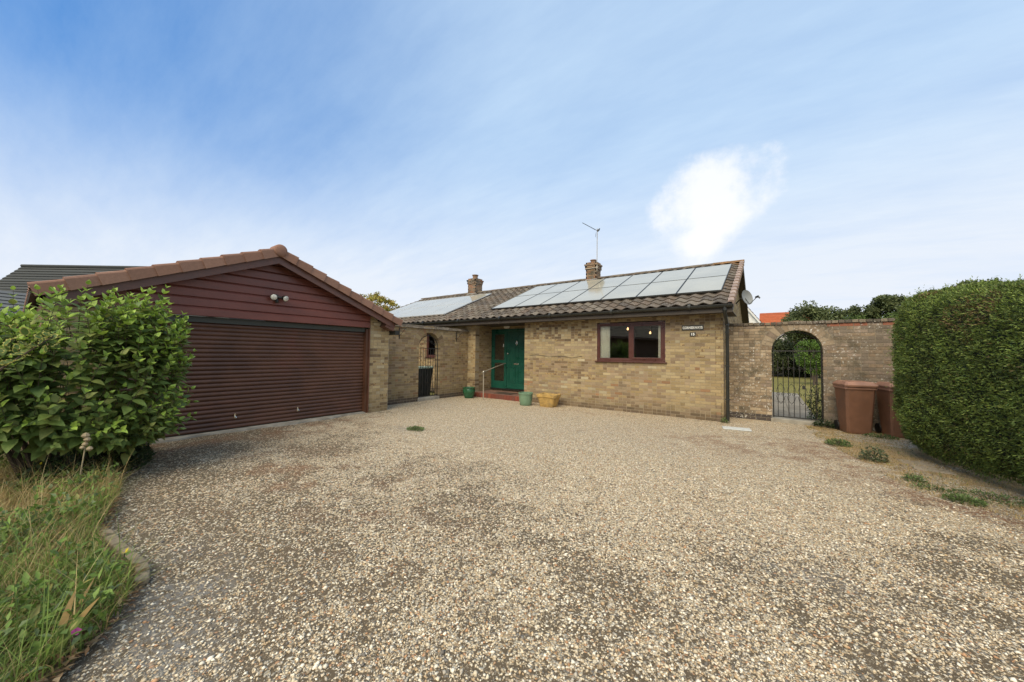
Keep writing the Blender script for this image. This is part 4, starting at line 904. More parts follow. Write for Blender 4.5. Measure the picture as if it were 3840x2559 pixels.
# roller door
DX = GX-0.13
door = MB(); door.box((DX-0.03, DL+0.02, 0.02), (DX-0.012, DR-0.02, 2.17)); door = door.build('roller_door', MT['shutter'], garage)
NS = 25; sh = (2.065-0.035)/NS
sm = None
for k in range(NS):
    za = 0.035+k*sh; b = MB(); n_ = 6; pr = []
    for i in range(n_+1):
        t = i/n_; pr.append((0.017*math.sin(math.pi*min(1, t*1.12))**0.7 if t < 0.9 else 0.001, za+t*sh))
    pr[-1] = (-0.004, za+sh)
    for (dx0, z0_), (dx1, z1_) in zip(pr[:-1], pr[1:]): b.face([(DX+dx0, DL+0.03, z0_), (DX+dx0, DR-0.03, z0_), (DX+dx1, DR-0.03, z1_), (DX+dx1, DL+0.03, z1_)])
    b.build('slat', MT['shutter'], door, smooth=True)
b = MB(); b.box((DX-0.01, DL+0.03, 0.005), (DX+0.024, DR-0.03, 0.045)); b.build('bottom_rail', MT['gutter'], door)
for nm, ya in (('guide_rail', DR), ('guide_rail', DL)):
    s_ = -1 if ya == DR else 1; b = MB(); b.box((DX-0.02, min(ya, ya+s_*0.085), 0.0), (GX-0.03, max(ya, ya+s_*0.085), 2.14)); b.build(nm, MT['shutter'], door)
for yl in (-7.28, -6.14): b = MB(); b.box((DX+0.018, yl-0.012, 0.235), (DX+0.032, yl+0.012, 0.325)); b.tube([(DX+0.03, yl, 0.28), (DX+0.055, yl+0.02, 0.245)], 0.009, 6); b.build('lock', MT['chrome'], door)
b = MB(); b.box((DX-0.02, DL, 2.062), (DX+0.05, DR, 2.168)); b.build('lintel', MT['lintel'], garage)
# bargeboards, verge tiles, ridge end
VX = -7.15
for s_ in (1, -1):
    al = Vector((0, -s_*math.cos(GA), math.sin(GA))); nn = Vector((0, s_*math.sin(GA), math.cos(GA))); eb = Vector((0, AP_Y+s_*2.98, 3.585-2.98*math.tan(GA))); LB = 2.98/math.cos(GA)
    fr = (eb, Vector((1, 0, 0)), al, nn)
    b = MB(); b.box((VX-0.06-0.001*s_, 0.24, -0.235), (VX-0.035-0.002*s_, LB+0.085, -0.050), fr=fr)
    b.build('bargeboard', MT['barge'], garage)
    b = MB(); b.box((GX+0.005, 0.2, -0.10), (VX-0.062, LB, -0.07), fr=fr); b.build('verge_soffit', MT['lintel'], garage)
    b = MB(); b.box((GX-0.02, 0.10, -0.30), (VX-0.06, 0.36, -0.10), fr=fr); b.build('eaves_box', MT['barge'], garage)
    b = MB(); b.box((GX-6.4, -0.02, -0.06), (VX-0.05, LB, -0.02), fr=fr); rs = b.build('roof_slope', MT['soffit'], garage)
    q = MB()
    for j in range(10):
        for i in range(20):
            x = VX-0.2-0.3*i; c = (0.30, 0.16, 0.10, 0)
            for m in range(4):
                t0, t1 = m/4, (m+1)/4; f_ = lambda t: (x-0.3*t, 0.022*math.sin(2*math.pi*t))
                (xa, ha), (xb, hb) = f_(t0), f_(t1); s0_ = 0.325*j
                q.face([eb+Vector((xa, 0, 0))+al*s0_+nn*(ha+0.03), eb+Vector((xa, 0, 0))+al*(s0_+0.35)+nn*ha, eb+Vector((xb, 0, 0))+al*(s0_+0.35)+nn*hb, eb+Vector((xb, 0, 0))+al*s0_+nn*(hb+0.03)], c)
    q.build('roof_tiling', MT['verge'], rs, kind='stuff')
    GC = [(0.265, 0.142, 0.095, 0), (0.235, 0.128, 0.088, 0), (0.29, 0.162, 0.112, 0), (0.25, 0.14, 0.098, 0)]
    nv = 10; ln = (LB-0.03)/nv
    for j in range(nv):
        b = MB(); verge_unit(b, (eb + al*(ln*j) + Vector((VX, 0, 0)), Vector((1, 0, 0)), al, nn), GC[(j*3+(s_ > 0)) % 4], ln+0.035, 0.16, 0.055+0.004*(j % 2), 0.105); b.build('verge_tile', MT['verge'], garage)
b = MB(); c0 = Vector((VX+0.01, AP_Y, 3.585)); n_ = 20
def dome(r_, a_): return c0 + Vector((0.045*math.cos(r_*math.pi/2)+0.02, 0.125*math.sin(r_*math.pi/2)*math.cos(a_), 0.125*math.sin(r_*math.pi/2)*math.sin(a_)))
for i in range(5):
    for j in range(n_): a0, a1 = 2*math.pi*j/n_, 2*math.pi*(j+1)/n_; b.face([dome(i/5, a0), dome((i+1)/5, a0), dome((i+1)/5, a1), dome(i/5, a1)], (0.255, 0.138, 0.095, 0))
for j in range(n_): a0, a1 = 2*math.pi*j/n_, 2*math.pi*(j+1)/n_; b.face([dome(1, a0), dome(1, a0)-Vector((0.25, 0, 0)), dome(1, a1)-Vector((0.25, 0, 0)), dome(1, a1)], (0.255, 0.138, 0.095, 0))
b.build('ridge_end_cap', MT['verge'], garage, smooth='auto')
for i in range(13):
    b = MB()
    for j in range(8):
        a0, a1 = math.pi*j/8, math.pi*(j+1)/8; x0, x1 = VX-0.05-0.45*i, VX-0.05-0.45*(i+1)-0.02; q = lambda x, a: (x, AP_Y+0.12*math.cos(a), 3.56+0.12*math.sin(a)); b.face([q(x0, a0), q(x0, a1), q(x1, a1), q(x1, a0)], (0.255, 0.138, 0.095, 0))
    b.build('ridge_tile', MT['verge'], garage)
b = MB(); b.box((GX-0.02, GY1+0.005, 2.02), (GX+0.25, GY1+0.12, 2.13)); b.box((GX-5, GY1+0.06, 2.05), (GX+0.2, GY1+0.17, 2.14)); b.build('gutter', MT['gutter'], garage)
# security light
t = empty('security_light', (GX+0.02, -6.70, 2.62), 'twin spot security light on the maroon boards above the garage door', 'light')
b = MB(); b.tube([(GX+0.018, -6.70, 2.67), (GX+0.05, -6.70, 2.67)], 0.062, 16); b.tube([(GX+0.05, -6.70, 2.67), (GX+0.10, -6.75, 2.665)], 0.022, 8); b.tube([(GX+0.05, -6.70, 2.67), (GX+0.10, -6.60, 2.665)], 0.022, 8); b.build('mount', MT['gutter'], t, smooth='auto')
for ys, dv in ((-6.755, Vector((0.85, -0.38, -0.25))), (-6.565, Vector((0.80, 0.25, -0.30)))):
    dv = dv.normalized(); c = Vector((GX+0.11, ys, 2.662)); b = MB(); b.tube([c-dv*0.06, c-dv*0.02, c+dv*0.05], [0.025, 0.05, 0.064], 16); b.build('lamp_housing', MT['gutter'], t, smooth='auto')
    b = MB(); b.tube([c+dv*0.045, c+dv*0.056, c+dv*0.064], [0.060, 0.055, 0.02], 16); b.build('lamp_lens', MT['lens'], t, smooth=True)
b = MB(); b.tube([(GX+0.05, -6.69, 2.63), (GX+0.07, -6.69, 2.57)], 0.034, 12); b.lathe((GX+0.075, -6.69, 2.575), [(0.001, -0.035), (0.028, -0.025), (0.038, 0), (0.035, 0.02)], 14); b.build('sensor', MT['gutter'], t, smooth='auto')
# concrete apron in front of the door
b = MB(); n_ = 24
for i in range(n_):
    ya, yb = -9.6+i*(5.25/n_), -9.6+(i+1)*(5.25/n_); xe = lambda y: -7.39-0.05*math.sin(y*2.3)-0.03*math.sin(y*7.1) - 0.10*max(0, (y+5.4))
    b.face([(DX-0.1, ya, 0.040), (xe(ya), ya, 0.030), (xe(yb), yb, 0.030), (DX-0.1, yb, 0.040)]); b.face([(xe(ya), ya, 0.030), (xe(ya)+0.015, ya, -0.03), (xe(yb)+0.015, yb, -0.03), (xe(yb), yb, 0.030)])
tag(b.build('garage_apron', MT['concrete'], None), kind='structure')

# ------------------------------------------------------------------ walls with arches
def coping(thing, O, u, n, U0, U1, z, thick, mat, cols, w=0.108, h=0.072, over=0.03, seed=1):
    O = Vector(O); u = Vector(u); n = Vector(n); rr = random.Random(seed); x = U0; up_ = Vector((0, 0, 1))
    while x < U1-0.03:
        ww = w*rr.uniform(0.96, 1.03); b = MB(); dz = rr.uniform(-0.004, 0.006); hh = h*rr.uniform(0.94, 1.05)
        b.box((x+0.004, -over+rr.uniform(-.004, .004), z+dz), (min(x+ww, U1)-0.004, thick+over, z+hh+dz), cols[rr.randrange(len(cols))], fr=(O, u, -n, up_))
        b.build('coping_brick', mat, thing, bevel=0.007); x += ww
CW = -8.20
cwall = empty('side_garden_wall', (CW, -2, 0), 'buff brick wall with an arched gate linking the garage to the bungalow', 'wall')
brick_wall(cwall, 'wall', (CW, 0, 0), (0, 1, 0), (1, 0, 0), -3.95, -0.002, -0.15, 2.325, BUFF, pick_left, MT['brick'], MT['mortar'], 0.22, arch=(-1.845, 0.435, 1.78, 0.10), voussoir=15, keep=285, hidden=lambda u_, z_, X, Y: u_ < -3.45)
CCOL = [(0.24, 0.20, 0.155, 0), (0.20, 0.165, 0.125, 0), (0.28, 0.235, 0.18, 0), (0.17, 0.14, 0.11, 0)]
coping(cwall, (CW, 0, 0), (0, 1, 0), (1, 0, 0), -3.9, -0.01, 2.327, 0.22, MT['coping'], CCOL, w=0.225, h=0.045, over=0.045, seed=4)
coping(cwall, (CW-0.02, 0, 0), (0, 1, 0), (1, 0, 0), -3.9, -0.01, 2.374, 0.18, MT['coping'], CCOL, w=0.3, h=0.05, over=0.02, seed=5)
b = MB(); b.box((CW-0.24, -2.30, -0.1), (CW+0.03, -1.39, 0.10)); tag(b.build('gate_step', MT['concrete'], cwall, bevel=0.012))
GW = 0.90
gwall = empty('garden_wall', (1.5, GW, 0), 'weathered brick garden wall with an arched gateway right of the bungalow', 'wall')
brick_wall(gwall, 'wall', (0, GW, 0), (1, 0, 0), (0, -1, 0), 0.03, 7.5, -0.075, 2.325, OLD, pick_old, MT['old_brick'], MT['old_mortar'], 0.22, arch=(1.405, 0.470, 1.722, 0.06), voussoir=17, keep=285, hidden=lambda u_, z_, X, Y: X > 895)
KC = [(0.13, 0.105, 0.08, 0), (0.17, 0.14, 0.105, 0), (0.10, 0.085, 0.065, 0), (0.21, 0.17, 0.12, 0), (0.25, 0.12, 0.05, 0)]
coping(gwall, (0, GW, 0), (1, 0, 0), (0, -1, 0), 0.03, 7.4, 2.326, 0.22, MT['coping'], KC[:4]+KC[:4]+KC[:4]+KC[:4]+KC[:4]+KC[4:], w=0.112, h=0.066, over=0.035, seed=8)
b = MB(); b.box((0.90, GW-0.05, -0.1), (1.90, GW+0.26, 0.085)); b.build('gate_step', MT['concrete'], gwall, bevel=0.012)
# wrought iron gates
def scroll(b, c, ux, r_, turns=1.4, rad=0.005, flip=1):
    pts = []
    for i in range(22):
        t = i/21; a = 2*math.pi*turns*t; rr_ = r_*(1-0.78*t); pts.append(Vector(c) + Vector(ux)*(flip*rr_*math.cos(a)) + Vector((0, 0, rr_*math.sin(a))))
    b.tube(pts, rad, 5)
def gate(name, O, u, n_in, w, z0, zs, nb, label, tops, loc):
    """O at the left foot of the gate; u along it"""
    O = Vector(O); u = Vector(u); t = empty(name, loc, label, 'gate'); up_ = Vector((0, 0, 1)); P = lambda a, z: O + u*a + up_*z
    b = MB(); pts = [P(0.012, z0), P(0.012, zs)]
    for k in range(1, 20): a = math.pi*k/20; pts.append(P(w/2-(w/2-0.012)*math.cos(a), zs+(w/2-0.012)*math.sin(a)))
    pts += [P(w-0.012, zs), P(w-0.012, z0)]; b.tube(pts, 0.012, 8); b.build('frame', MT['iron'], t, smooth='auto')
    for z in (z0+0.02, zs): b = MB(); b.box((0.02, -0.008, z-0.012), (w-0.02, 0.008, z+0.012), fr=(O, u, Vector(n_in), up_)); b.build('rail', MT['iron'], t)
    for k in range(nb):
        a = w*(k+1)/(nb+1); b = MB(); b.tube([P(a, z0+0.02), P(a, tops(k))], 0.0075, 6); b.tube([P(a, tops(k)), P(a, tops(k)+0.05)], [0.011, 0.001], 6); b.build('bar', MT['iron'], t)
    return t, P
tg, P = gate('iron_gate', (0.945, GW+0.10, 0), (1, 0, 0), (0, 1, 0), 0.92, 0.10, 1.70, 8, 'tall black wrought iron gate in the arch of the weathered right-hand wall', lambda k: 1.42+0.20*math.exp(-((k-3.5)/2.0)**2), (1.4, GW+0.1, 0.1))
for ax in (0.155, 0.36, 0.565, 0.77):
    b = MB()
    for f_ in (-1, 1):
        scroll(b, P(ax+f_*0.045, 0.66), (1, 0, 0), 0.042, 1.3, 0.005, f_); scroll(b, P(ax+f_*0.045, 1.27), (1, 0, 0), 0.042, 1.3, 0.005, -f_)
        b.tube([P(ax, 0.43), P(ax+f_*0.06, 0.52), P(ax+f_*0.085, 0.62)], 0.005, 5); b.tube([P(ax, 0.92), P(ax+f_*0.06, 0.83), P(ax+f_*0.085, 0.72)], 0.005, 5)
    b.build('scroll_work', MT['iron'], tg)
b = MB(); b.box((0.56, -0.02, 0.80), (0.62, 0.02, 0.88), fr=(Vector((0.945, GW+0.10, 0)), Vector((1, 0, 0)), Vector((0, 1, 0)), Vector((0, 0, 1)))); b.build('latch', MT['iron'], tg)
tg, P = gate('iron_gate', (CW-0.06, -2.27, 0), (0, 1, 0), (-1, 0, 0), 0.85, 0.11, 1.70, 7, 'black wrought iron gate in the arch between garage and bungalow', lambda k: 1.66, (CW-0.06, -1.85, 0.1))
for ax in (0.16, 0.42, 0.69):
    b = MB()
    for f_ in (-1, 1):
        scroll(b, P(ax+f_*0.045, 1.10), (0, 1, 0), 0.042, 1.3, 0.005, f_); scroll(b, P(ax+f_*0.045, 0.55), (0, 1, 0), 0.045, 1.3, 0.005, f_)
        b.tube([P(ax, 0.25), P(ax+f_*0.05, 0.38), P(ax+f_*0.085, 0.52)], 0.005, 5); b.tube([P(ax, 0.86), P(ax+f_*0.05, 0.76), P(ax+f_*0.085, 0.62)], 0.005, 5)
    b.build('scroll_work', MT['iron'], tg)
b = MB()
for ax, az in ((0.14, 1.82), (0.28, 1.90), (0.425, 1.95), (0.57, 1.90), (0.71, 1.82)): scroll(b, P(ax, az), (0, 1, 0), 0.06, 1.4, 0.006, 1 if ax < 0.43 else -1)
b.build('arch_scroll', MT['iron'], tg)
# brackets for hanging baskets
for y, lb in ((-3.05, 'iron hanging basket bracket on the side wall next to the garage'), (-0.62, 'iron hanging basket bracket on the side wall next to the porch pier')):
    t = empty('basket_bracket', (CW, y, 2.1), lb, 'bracket'); b = MB(); b.box((CW+0.001, y-0.012, 1.96), (CW+0.012, y+0.012, 2.30)); b.build('back_bar', MT['iron'], t)
    b = MB(); b.tube([(CW+0.01, y, 2.27), (CW+0.33, y, 2.27), (CW+0.345, y, 2.245)], 0.007, 6); b.tube([(CW+0.01, y, 2.02), (CW+0.28, y, 2.265)], 0.006, 6); b.build('arm', MT['iron'], t)
# black bin behind the side gate
t = empty('black_wheelie_bin', (-8.95, -1.65, 0.02), 'black lidded bin standing behind the arched side gate', 'bin')
def tapered(b, c, ux, uy, lv, col=None):
    i0 = len(b.v); c = Vector(c); ux = Vector(ux); uy = Vector(uy); n_ = 8
    for z, hx, hy, cr in lv:
        for sx, sy in ((-1, -1), (1, -1), (1, 1), (-1, 1)):
            q = [(sx*hx, sy*(hy-cr)), (sx*(hx-cr), sy*hy)]
            if sx*sy < 0: q = [q[1], q[0]]
            q = q if (sx, sy) in ((1, -1), (-1, 1)) else q
            for a, d in ([(sx*hx, sy*(hy-cr)), (sx*(hx-cr), sy*hy)] if sx*sy > 0 else [(sx*(hx-cr), sy*hy), (sx*hx, sy*(hy-cr))]): b.v.append(tuple(c + ux*a + uy*d + Vector((0, 0, z))))
    for k in range(len(lv)-1):
        for j in range(8): a_, b_ = i0+k*8+j, i0+k*8+(j+1) % 8; b.f.append((a_, b_, b_+8, a_+8)); b.c.append(col or (1, 1, 1, 0))
    b.f.append(tuple(i0+j for j in range(8))[::-1]); b.c.append((1, 1, 1, 0)); e = i0+(len(lv)-1)*8; b.f.append(tuple(e+j for j in range(8))); b.c.append((1, 1, 1, 0))
b = MB(); tapered(b, (-8.98, -1.62, 0.02), (1, 0, 0), (0, 1, 0), [(0, 0.22, 0.34, 0.03), (0.9, 0.26, 0.42, 0.03), (0.99, 0.27, 0.43, 0.03)]); b.build('body', MT['blackbin'], t)
b = MB(); tapered(b, (-8.98, -1.62, 0.02), (1, 0, 0), (0, 1, 0), [(0.992, 0.28, 0.44, 0.03), (1.03, 0.285, 0.445, 0.03), (1.05, 0.26, 0.42, 0.03)]); b.build('lid', MT['binrim'], t)
# brown wheelie bins
def bin_(c, ang, label, num):
    c = Vector(c); ux = Vector((math.cos(ang), math.sin(ang), 0)); uy = Vector((-math.sin(ang), math.cos(ang), 0)); up_ = Vector((0, 0, 1))
    t = empty('wheelie_bin', c, label, 'bin', 'brown wheelie bins by the garden wall')
    b = MB(); tapered(b, c, ux, uy, [(0.0, 0.192, 0.18, 0.03), (0.04, 0.200, 0.19, 0.035), (0.82, 0.238, 0.265, 0.04), (0.93, 0.245, 0.275, 0.04)]); b.build('body', MT['bin'], t, bevel=0.006)
    b = MB(); tapered(b, c, ux, uy, [(0.905, 0.258, 0.290, 0.03), (0.955, 0.258, 0.290, 0.03), (0.957, 0.25, 0.28, 0.03)]); b.build('rim', MT['binlid'], t, bevel=0.005)
    b = MB(); tapered(b, c-uy*0.012, ux, uy, [(0.958, 0.262, 0.305, 0.03), (0.995, 0.268, 0.312, 0.03), (1.02, 0.250, 0.285, 0.04), (1.06, 0.215, 0.235, 0.04)]); b.build('lid', MT['binlid'], t, bevel=0.006)
    b = MB(); b.box((-0.12, -0.20, 1.058), (0.12, 0.09, 1.068), fr=(c, ux, uy, up_)); b.build('lid_panel', MT['binlid'], t, bevel=0.004)
    for s_ in (-1, 1):
        b = MB(); b.tube([c+ux*(s_*0.19)+uy*-0.25+up_*1.025, c+ux*(s_*0.19)+uy*-0.268+up_*1.03], 0.014, 8); b.build('lid_stud', MT['black'], t)
        w = c+ux*(s_*0.205)+uy*0.23+up_*0.10; b = MB(); b.tube([w-ux*0.025, w+ux*0.025], 0.10, 18); b.build('wheel', MT['black'], t, smooth='auto')
    b = MB(); b.tube([c+ux*-0.18+uy*0.29+up_*0.97, c+ux*-0.18+uy*0.33+up_*0.98, c+ux*0.18+uy*0.33+up_*0.98, c+ux*0.18+uy*0.29+up_*0.97], 0.016, 8); b.build('handle', MT['bin'], t)
bin_((2.315, 0.42, 0.01), R(14), 'brown wheelie bin with faded lid standing clear in front of the garden wall', 1)
bin_((2.965, 0.50, 0.01), R(14), 'brown wheelie bin half hidden behind the clipped hedge', 2)

# ------------------------------------------------------------------ leaves
def rand_dirs(n): v = RNG.normal(size=(n, 3)); return v/np.linalg.norm(v, axis=1, keepdims=True)
def nrm(v): return v/np.maximum(np.linalg.norm(v, axis=1, keepdims=True), 1e-9)
def leaf_cloud(P, D, N, Ln, Wd, C, fold=0.25):
    """n folded rhombic leaves: base P, direction D, face normal hint N"""
    P = np.asarray(P); D = nrm(D); T = nrm(np.cross(D, N)); U = np.cross(T, D); Ln = np.asarray(Ln)[:, None]; Wd = np.asarray(Wd)[:, None]
    a = P; b = P+D*Ln*0.45+T*Wd*0.5+U*Wd*fold; c = P+D*Ln; d = P+D*Ln*0.45-T*Wd*0.5+U*Wd*fold
    V = np.stack([a, b, c, d], 1).reshape(-1, 3); n = len(P); i = np.arange(n)*4
    F = np.concatenate([np.stack([i, i+2, i+1], 1), np.stack([i, i+3, i+2], 1)]); return V, F, np.repeat(C, 4, 0)
def pal_pick(n, cols, ws, jit=0.18):
    c = np.array(cols)[RNG.choice(len(cols), n, p=np.array(ws)/sum(ws))]; k = 1+RNG.uniform(-jit, jit, (n, 1)); return np.concatenate([np.clip(c*k, 0, 1), np.zeros((n, 1))], 1)
def blades(X, Y, Z, H, lean, W_, C, segs=3):
    """grass blades: bent tapering strips"""
    n = len(X); a = RNG.uniform(0, 2*math.pi, n); d = np.stack([np.cos(a), np.sin(a), np.zeros(n)], 1); s = np.stack([-np.sin(a), np.cos(a), np.zeros(n)], 1)
    base = np.stack([X, Y, Z], 1); V = []; 
    for k in range(segs+1):
        t = k/segs; c = base + d*(lean*H*t**1.8)[:, None] + np.array([0, 0, 1.0])*(H*(t-0.25*np.clip(lean, 0, 2)*t*t))[:, None]; w = (W_*(1-t*0.92))[:, None]
        V += [c-s*w/2, c+s*w/2]
    V = np.stack(V, 1).reshape(-1, 3); m = 2*(segs+1); i = np.arange(n)*m; F = []
    for k in range(segs): F.append(np.stack([i+2*k, i+2*k+1, i+2*k+3, i+2*k+2], 1))
    return V, np.concatenate(F), np.repeat(C, m, 0)

# ------------------------------------------------------------------ clipped hedge on the right
def hedge():
    t = empty('clipped_hedge', (3.6, -3.0, 0), 'tall clipped dark green evergreen hedge at the right edge', 'hedge')
    plan = np.array([(5.4, -0.72), (4.2, -0.66), (3.2, -0.68), (2.84, -0.78), (2.65, -0.98), (2.55, -1.35), (2.58, -1.85), (2.78, -2.5), (3.02, -3.3), (3.24, -4.2), (3.55, -5.5), (4.0, -7.5)])
    seg = np.r_[0, np.cumsum(np.linalg.norm(np.diff(plan, axis=0), axis=1))]; Lt = seg[-1]
    def at(q):
        x = np.interp(q, seg, plan[:, 0]); y = np.interp(q, seg, plan[:, 1]); e = 0.12
        dx = np.interp(q+e, seg, plan[:, 0])-np.interp(q-e, seg, plan[:, 0]); dy = np.interp(q+e, seg, plan[:, 1])-np.interp(q-e, seg, plan[:, 1]); l = np.hypot(dx, dy)+1e-9
        return x, y, dy/l, -dx/l                        # point and OUTWARD normal
    pz = np.array([0.06, 0.16, 0.34, 0.62, 1.0, 1.6, 2.05, 2.33, 2.50, 2.575, 2.61, 2.63]); pin = np.array([0.42, 0.26, 0.13, 0.045, 0.0, 0.0, 0.015, 0.06, 0.15, 0.30, 0.64, 1.35])
    ps = np.r_[0, np.cumsum(np.hypot(np.diff(pz), np.diff(pin)))]
    def surf(q, w, extra=0.0):
        x, y, nx, ny = at(q); z = np.interp(w, ps, pz); ins = np.interp(w, ps, pin); e = 0.05
        dz = np.interp(w+e, ps, pz)-np.interp(w-e, ps, pz); di = np.interp(w+e, ps, pin)-np.interp(w-e, ps, pin); l = np.hypot(dz, di)+1e-9
        no, nz = dz/l, di/l
        hs = 1 - 0.070*sstep(3.2, 6.2, q)
        lump = 0.10*(fbm(q*1.0, w*1.0, 1.6, 77)-0.5) + 0.05*(vnoise(q, w, 7, 91)-0.5)
        off = -ins + (lump-extra)*no
        return np.stack([x+nx*off, y+ny*off, z*hs+(lump-extra)*nz], -1), np.stack([nx*no, ny*no, nz], -1)
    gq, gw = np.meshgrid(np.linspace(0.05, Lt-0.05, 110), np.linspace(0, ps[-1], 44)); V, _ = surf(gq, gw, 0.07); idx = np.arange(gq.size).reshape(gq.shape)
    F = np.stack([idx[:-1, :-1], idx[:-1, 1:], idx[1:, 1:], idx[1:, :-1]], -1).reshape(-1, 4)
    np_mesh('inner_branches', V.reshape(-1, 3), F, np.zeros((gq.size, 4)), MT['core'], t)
    n = 165000; q = RNG.uniform(0.6, Lt-1.2, n); w = RNG.uniform(0, ps[-1], n)
    dep = RNG.uniform(-0.015, 0.085, n); P, N = surf(q, w, dep)
    x, y, nx, ny = at(q); T = np.stack([-ny, nx, np.zeros(n)], 1)
    D = N*RNG.uniform(0.35, 1.0, (n, 1)) + rand_dirs(n)*0.75 + np.array([0, 0, 0.25]); cl = vnoise(q, w, 9, 5)
    C = pal_pick(n, [(0.125, 0.175, 0.034), (0.090, 0.132, 0.026), (0.170, 0.222, 0.046), (0.060, 0.090, 0.022), (0.23, 0.27, 0.065), (0.17, 0.13, 0.05)], [4, 4, 3, 2, 0.9, 0.3])
    tone = (0.80+0.80*vnoise(q, w, 3.2, 15))[:, None]; C[:, :3] *= tone
    brown = (fbm(q, w, 1.3, 44) > 0.66) & (RNG.random(n) < 0.45); C[brown, :3] = np.array([0.20, 0.135, 0.055])*RNG.uniform(0.7, 1.2, (brown.sum(), 1))
    V, F, CC = leaf_cloud(P, D, N+rand_dirs(n)*0.6, RNG.uniform(0.024, 0.055, n), RNG.uniform(0.008, 0.015, n), C)
    np_mesh('foliage', V, F, CC, MT['hedge'], t, kind='stuff')
    m = 520; q = RNG.uniform(0.6, Lt-1.2, m); w = ps[-1]*RNG.uniform(0.15, 0.85, m); P, N = surf(q, w, 0.0); G = nrm(N+rand_dirs(m)*0.5+np.array([0, 0, 0.5])); V = []; F = []; CC = []; k0 = 0
    for j in range(9):                                   # stray new shoots past the clipped face
        f = j/8; nl = RNG.uniform(0.05, 0.13, m)[:, None]; Pj = P+G*nl*f; v, ff, c = leaf_cloud(Pj, G*0.6+rand_dirs(m)*0.8, N+rand_dirs(m)*0.6, RNG.uniform(0.025, 0.05, m), RNG.uniform(0.008, 0.015, m), pal_pick(m, [(0.19, 0.25, 0.055), (0.15, 0.21, 0.045), (0.24, 0.29, 0.08)], [3, 3, 1])); V.append(v); F.append(ff+k0); CC.append(c); k0 += len(v)
    np_mesh('stray_shoots', np.concatenate(V), np.concatenate(F), np.concatenate(CC), MT['hedge'], t, kind='stuff')
    b = MB()
    for k in range(7): yy = -1.3-k*0.75; xx = 3.5+0.12*k; b.tube([(xx, yy, -0.03), (xx-0.1, yy+0.05, 0.3), (xx-0.3, yy+0.1, 0.8)], [0.05, 0.04, 0.02], 7)
    b.build('trunk', MT['bark'], t)
hedge()

# ------------------------------------------------------------------ big shrub on the left
def ovate(col, key, cache={}, pts=None):
    if key in cache: return cache[key]
    P = [(0, 0, 0), (-0.27, 0.16, 0.07), (-0.30, 0.42, 0.08), (-0.17, 0.72, 0.02), (0, 1.0, -0.10), (0.17, 0.72, 0.02), (0.30, 0.42, 0.08), (0.27, 0.16, 0.07), (0, 0.42, 0.0), (0, 0.72, -0.03)]
    F = [(0, 8, 2, 1), (8, 9, 3, 2), (9, 4, 3), (0, 7, 6, 8), (8, 6, 5, 9), (9, 5, 4)]
    me = bpy.data.meshes.new('leaf'); me.from_pydata(P, [], F); ca = me.color_attributes.new('Col', 'FLOAT_COLOR', 'CORNER'); ca.data.foreach_set('color', np.tile(np.array((*col, 0), np.float32), sum(map(len, F))))
    me.materials.append(MT['leaf']); me.polygons.foreach_set('use_smooth', [True]*len(F)); cache[key] = me; return me
def frame_from(d, nhint):
    d = d.normalized(); t = d.cross(nhint); t = t.normalized() if t.length > 1e-5 else d.orthogonal().normalized(); return Matrix((t, d, t.cross(d))).transposed()
def build_leaves(t, L, keep, stuffname='foliage', mat=None, hidden=None):
    """L: (pos, dir, normal, size, mesh). the largest in view become parts"""
    order = []
    for k, (p, d, n_, s_, me) in enumerate(L):
        X, Y, Z = view(p); order.append((-(s_/Z) if (0 < X < 1024 and 0 < Y < 682) else 1.0, k))
    order.sort(); mine = set(k for v, k in order[:keep] if v < 0); V = []; F = []; C = []; i = 0; cols = {}
    rest = MB()
    for k, (p, d, n_, s_, me) in enumerate(L):
        Mx = frame_from(d, n_)
        if k in mine: copy_of(('leaf', me), t, p, Mx.to_euler(), (s_, s_, s_))
        else:
            i = len(rest.v); c = tuple(me.color_attributes['Col'].data[0].color)
            for v in me.vertices: rest.v.append(tuple(p + Mx @ (v.co*s_)))
            for f in me.polygons: rest.f.append(tuple(i+q for q in f.vertices)); rest.c.append(tuple(me.color_attributes['Col'].data[f.loop_start].color))
    if rest.f: rest.build(stuffname, mat or MT['leaf'], t, kind='stuff', smooth=True)
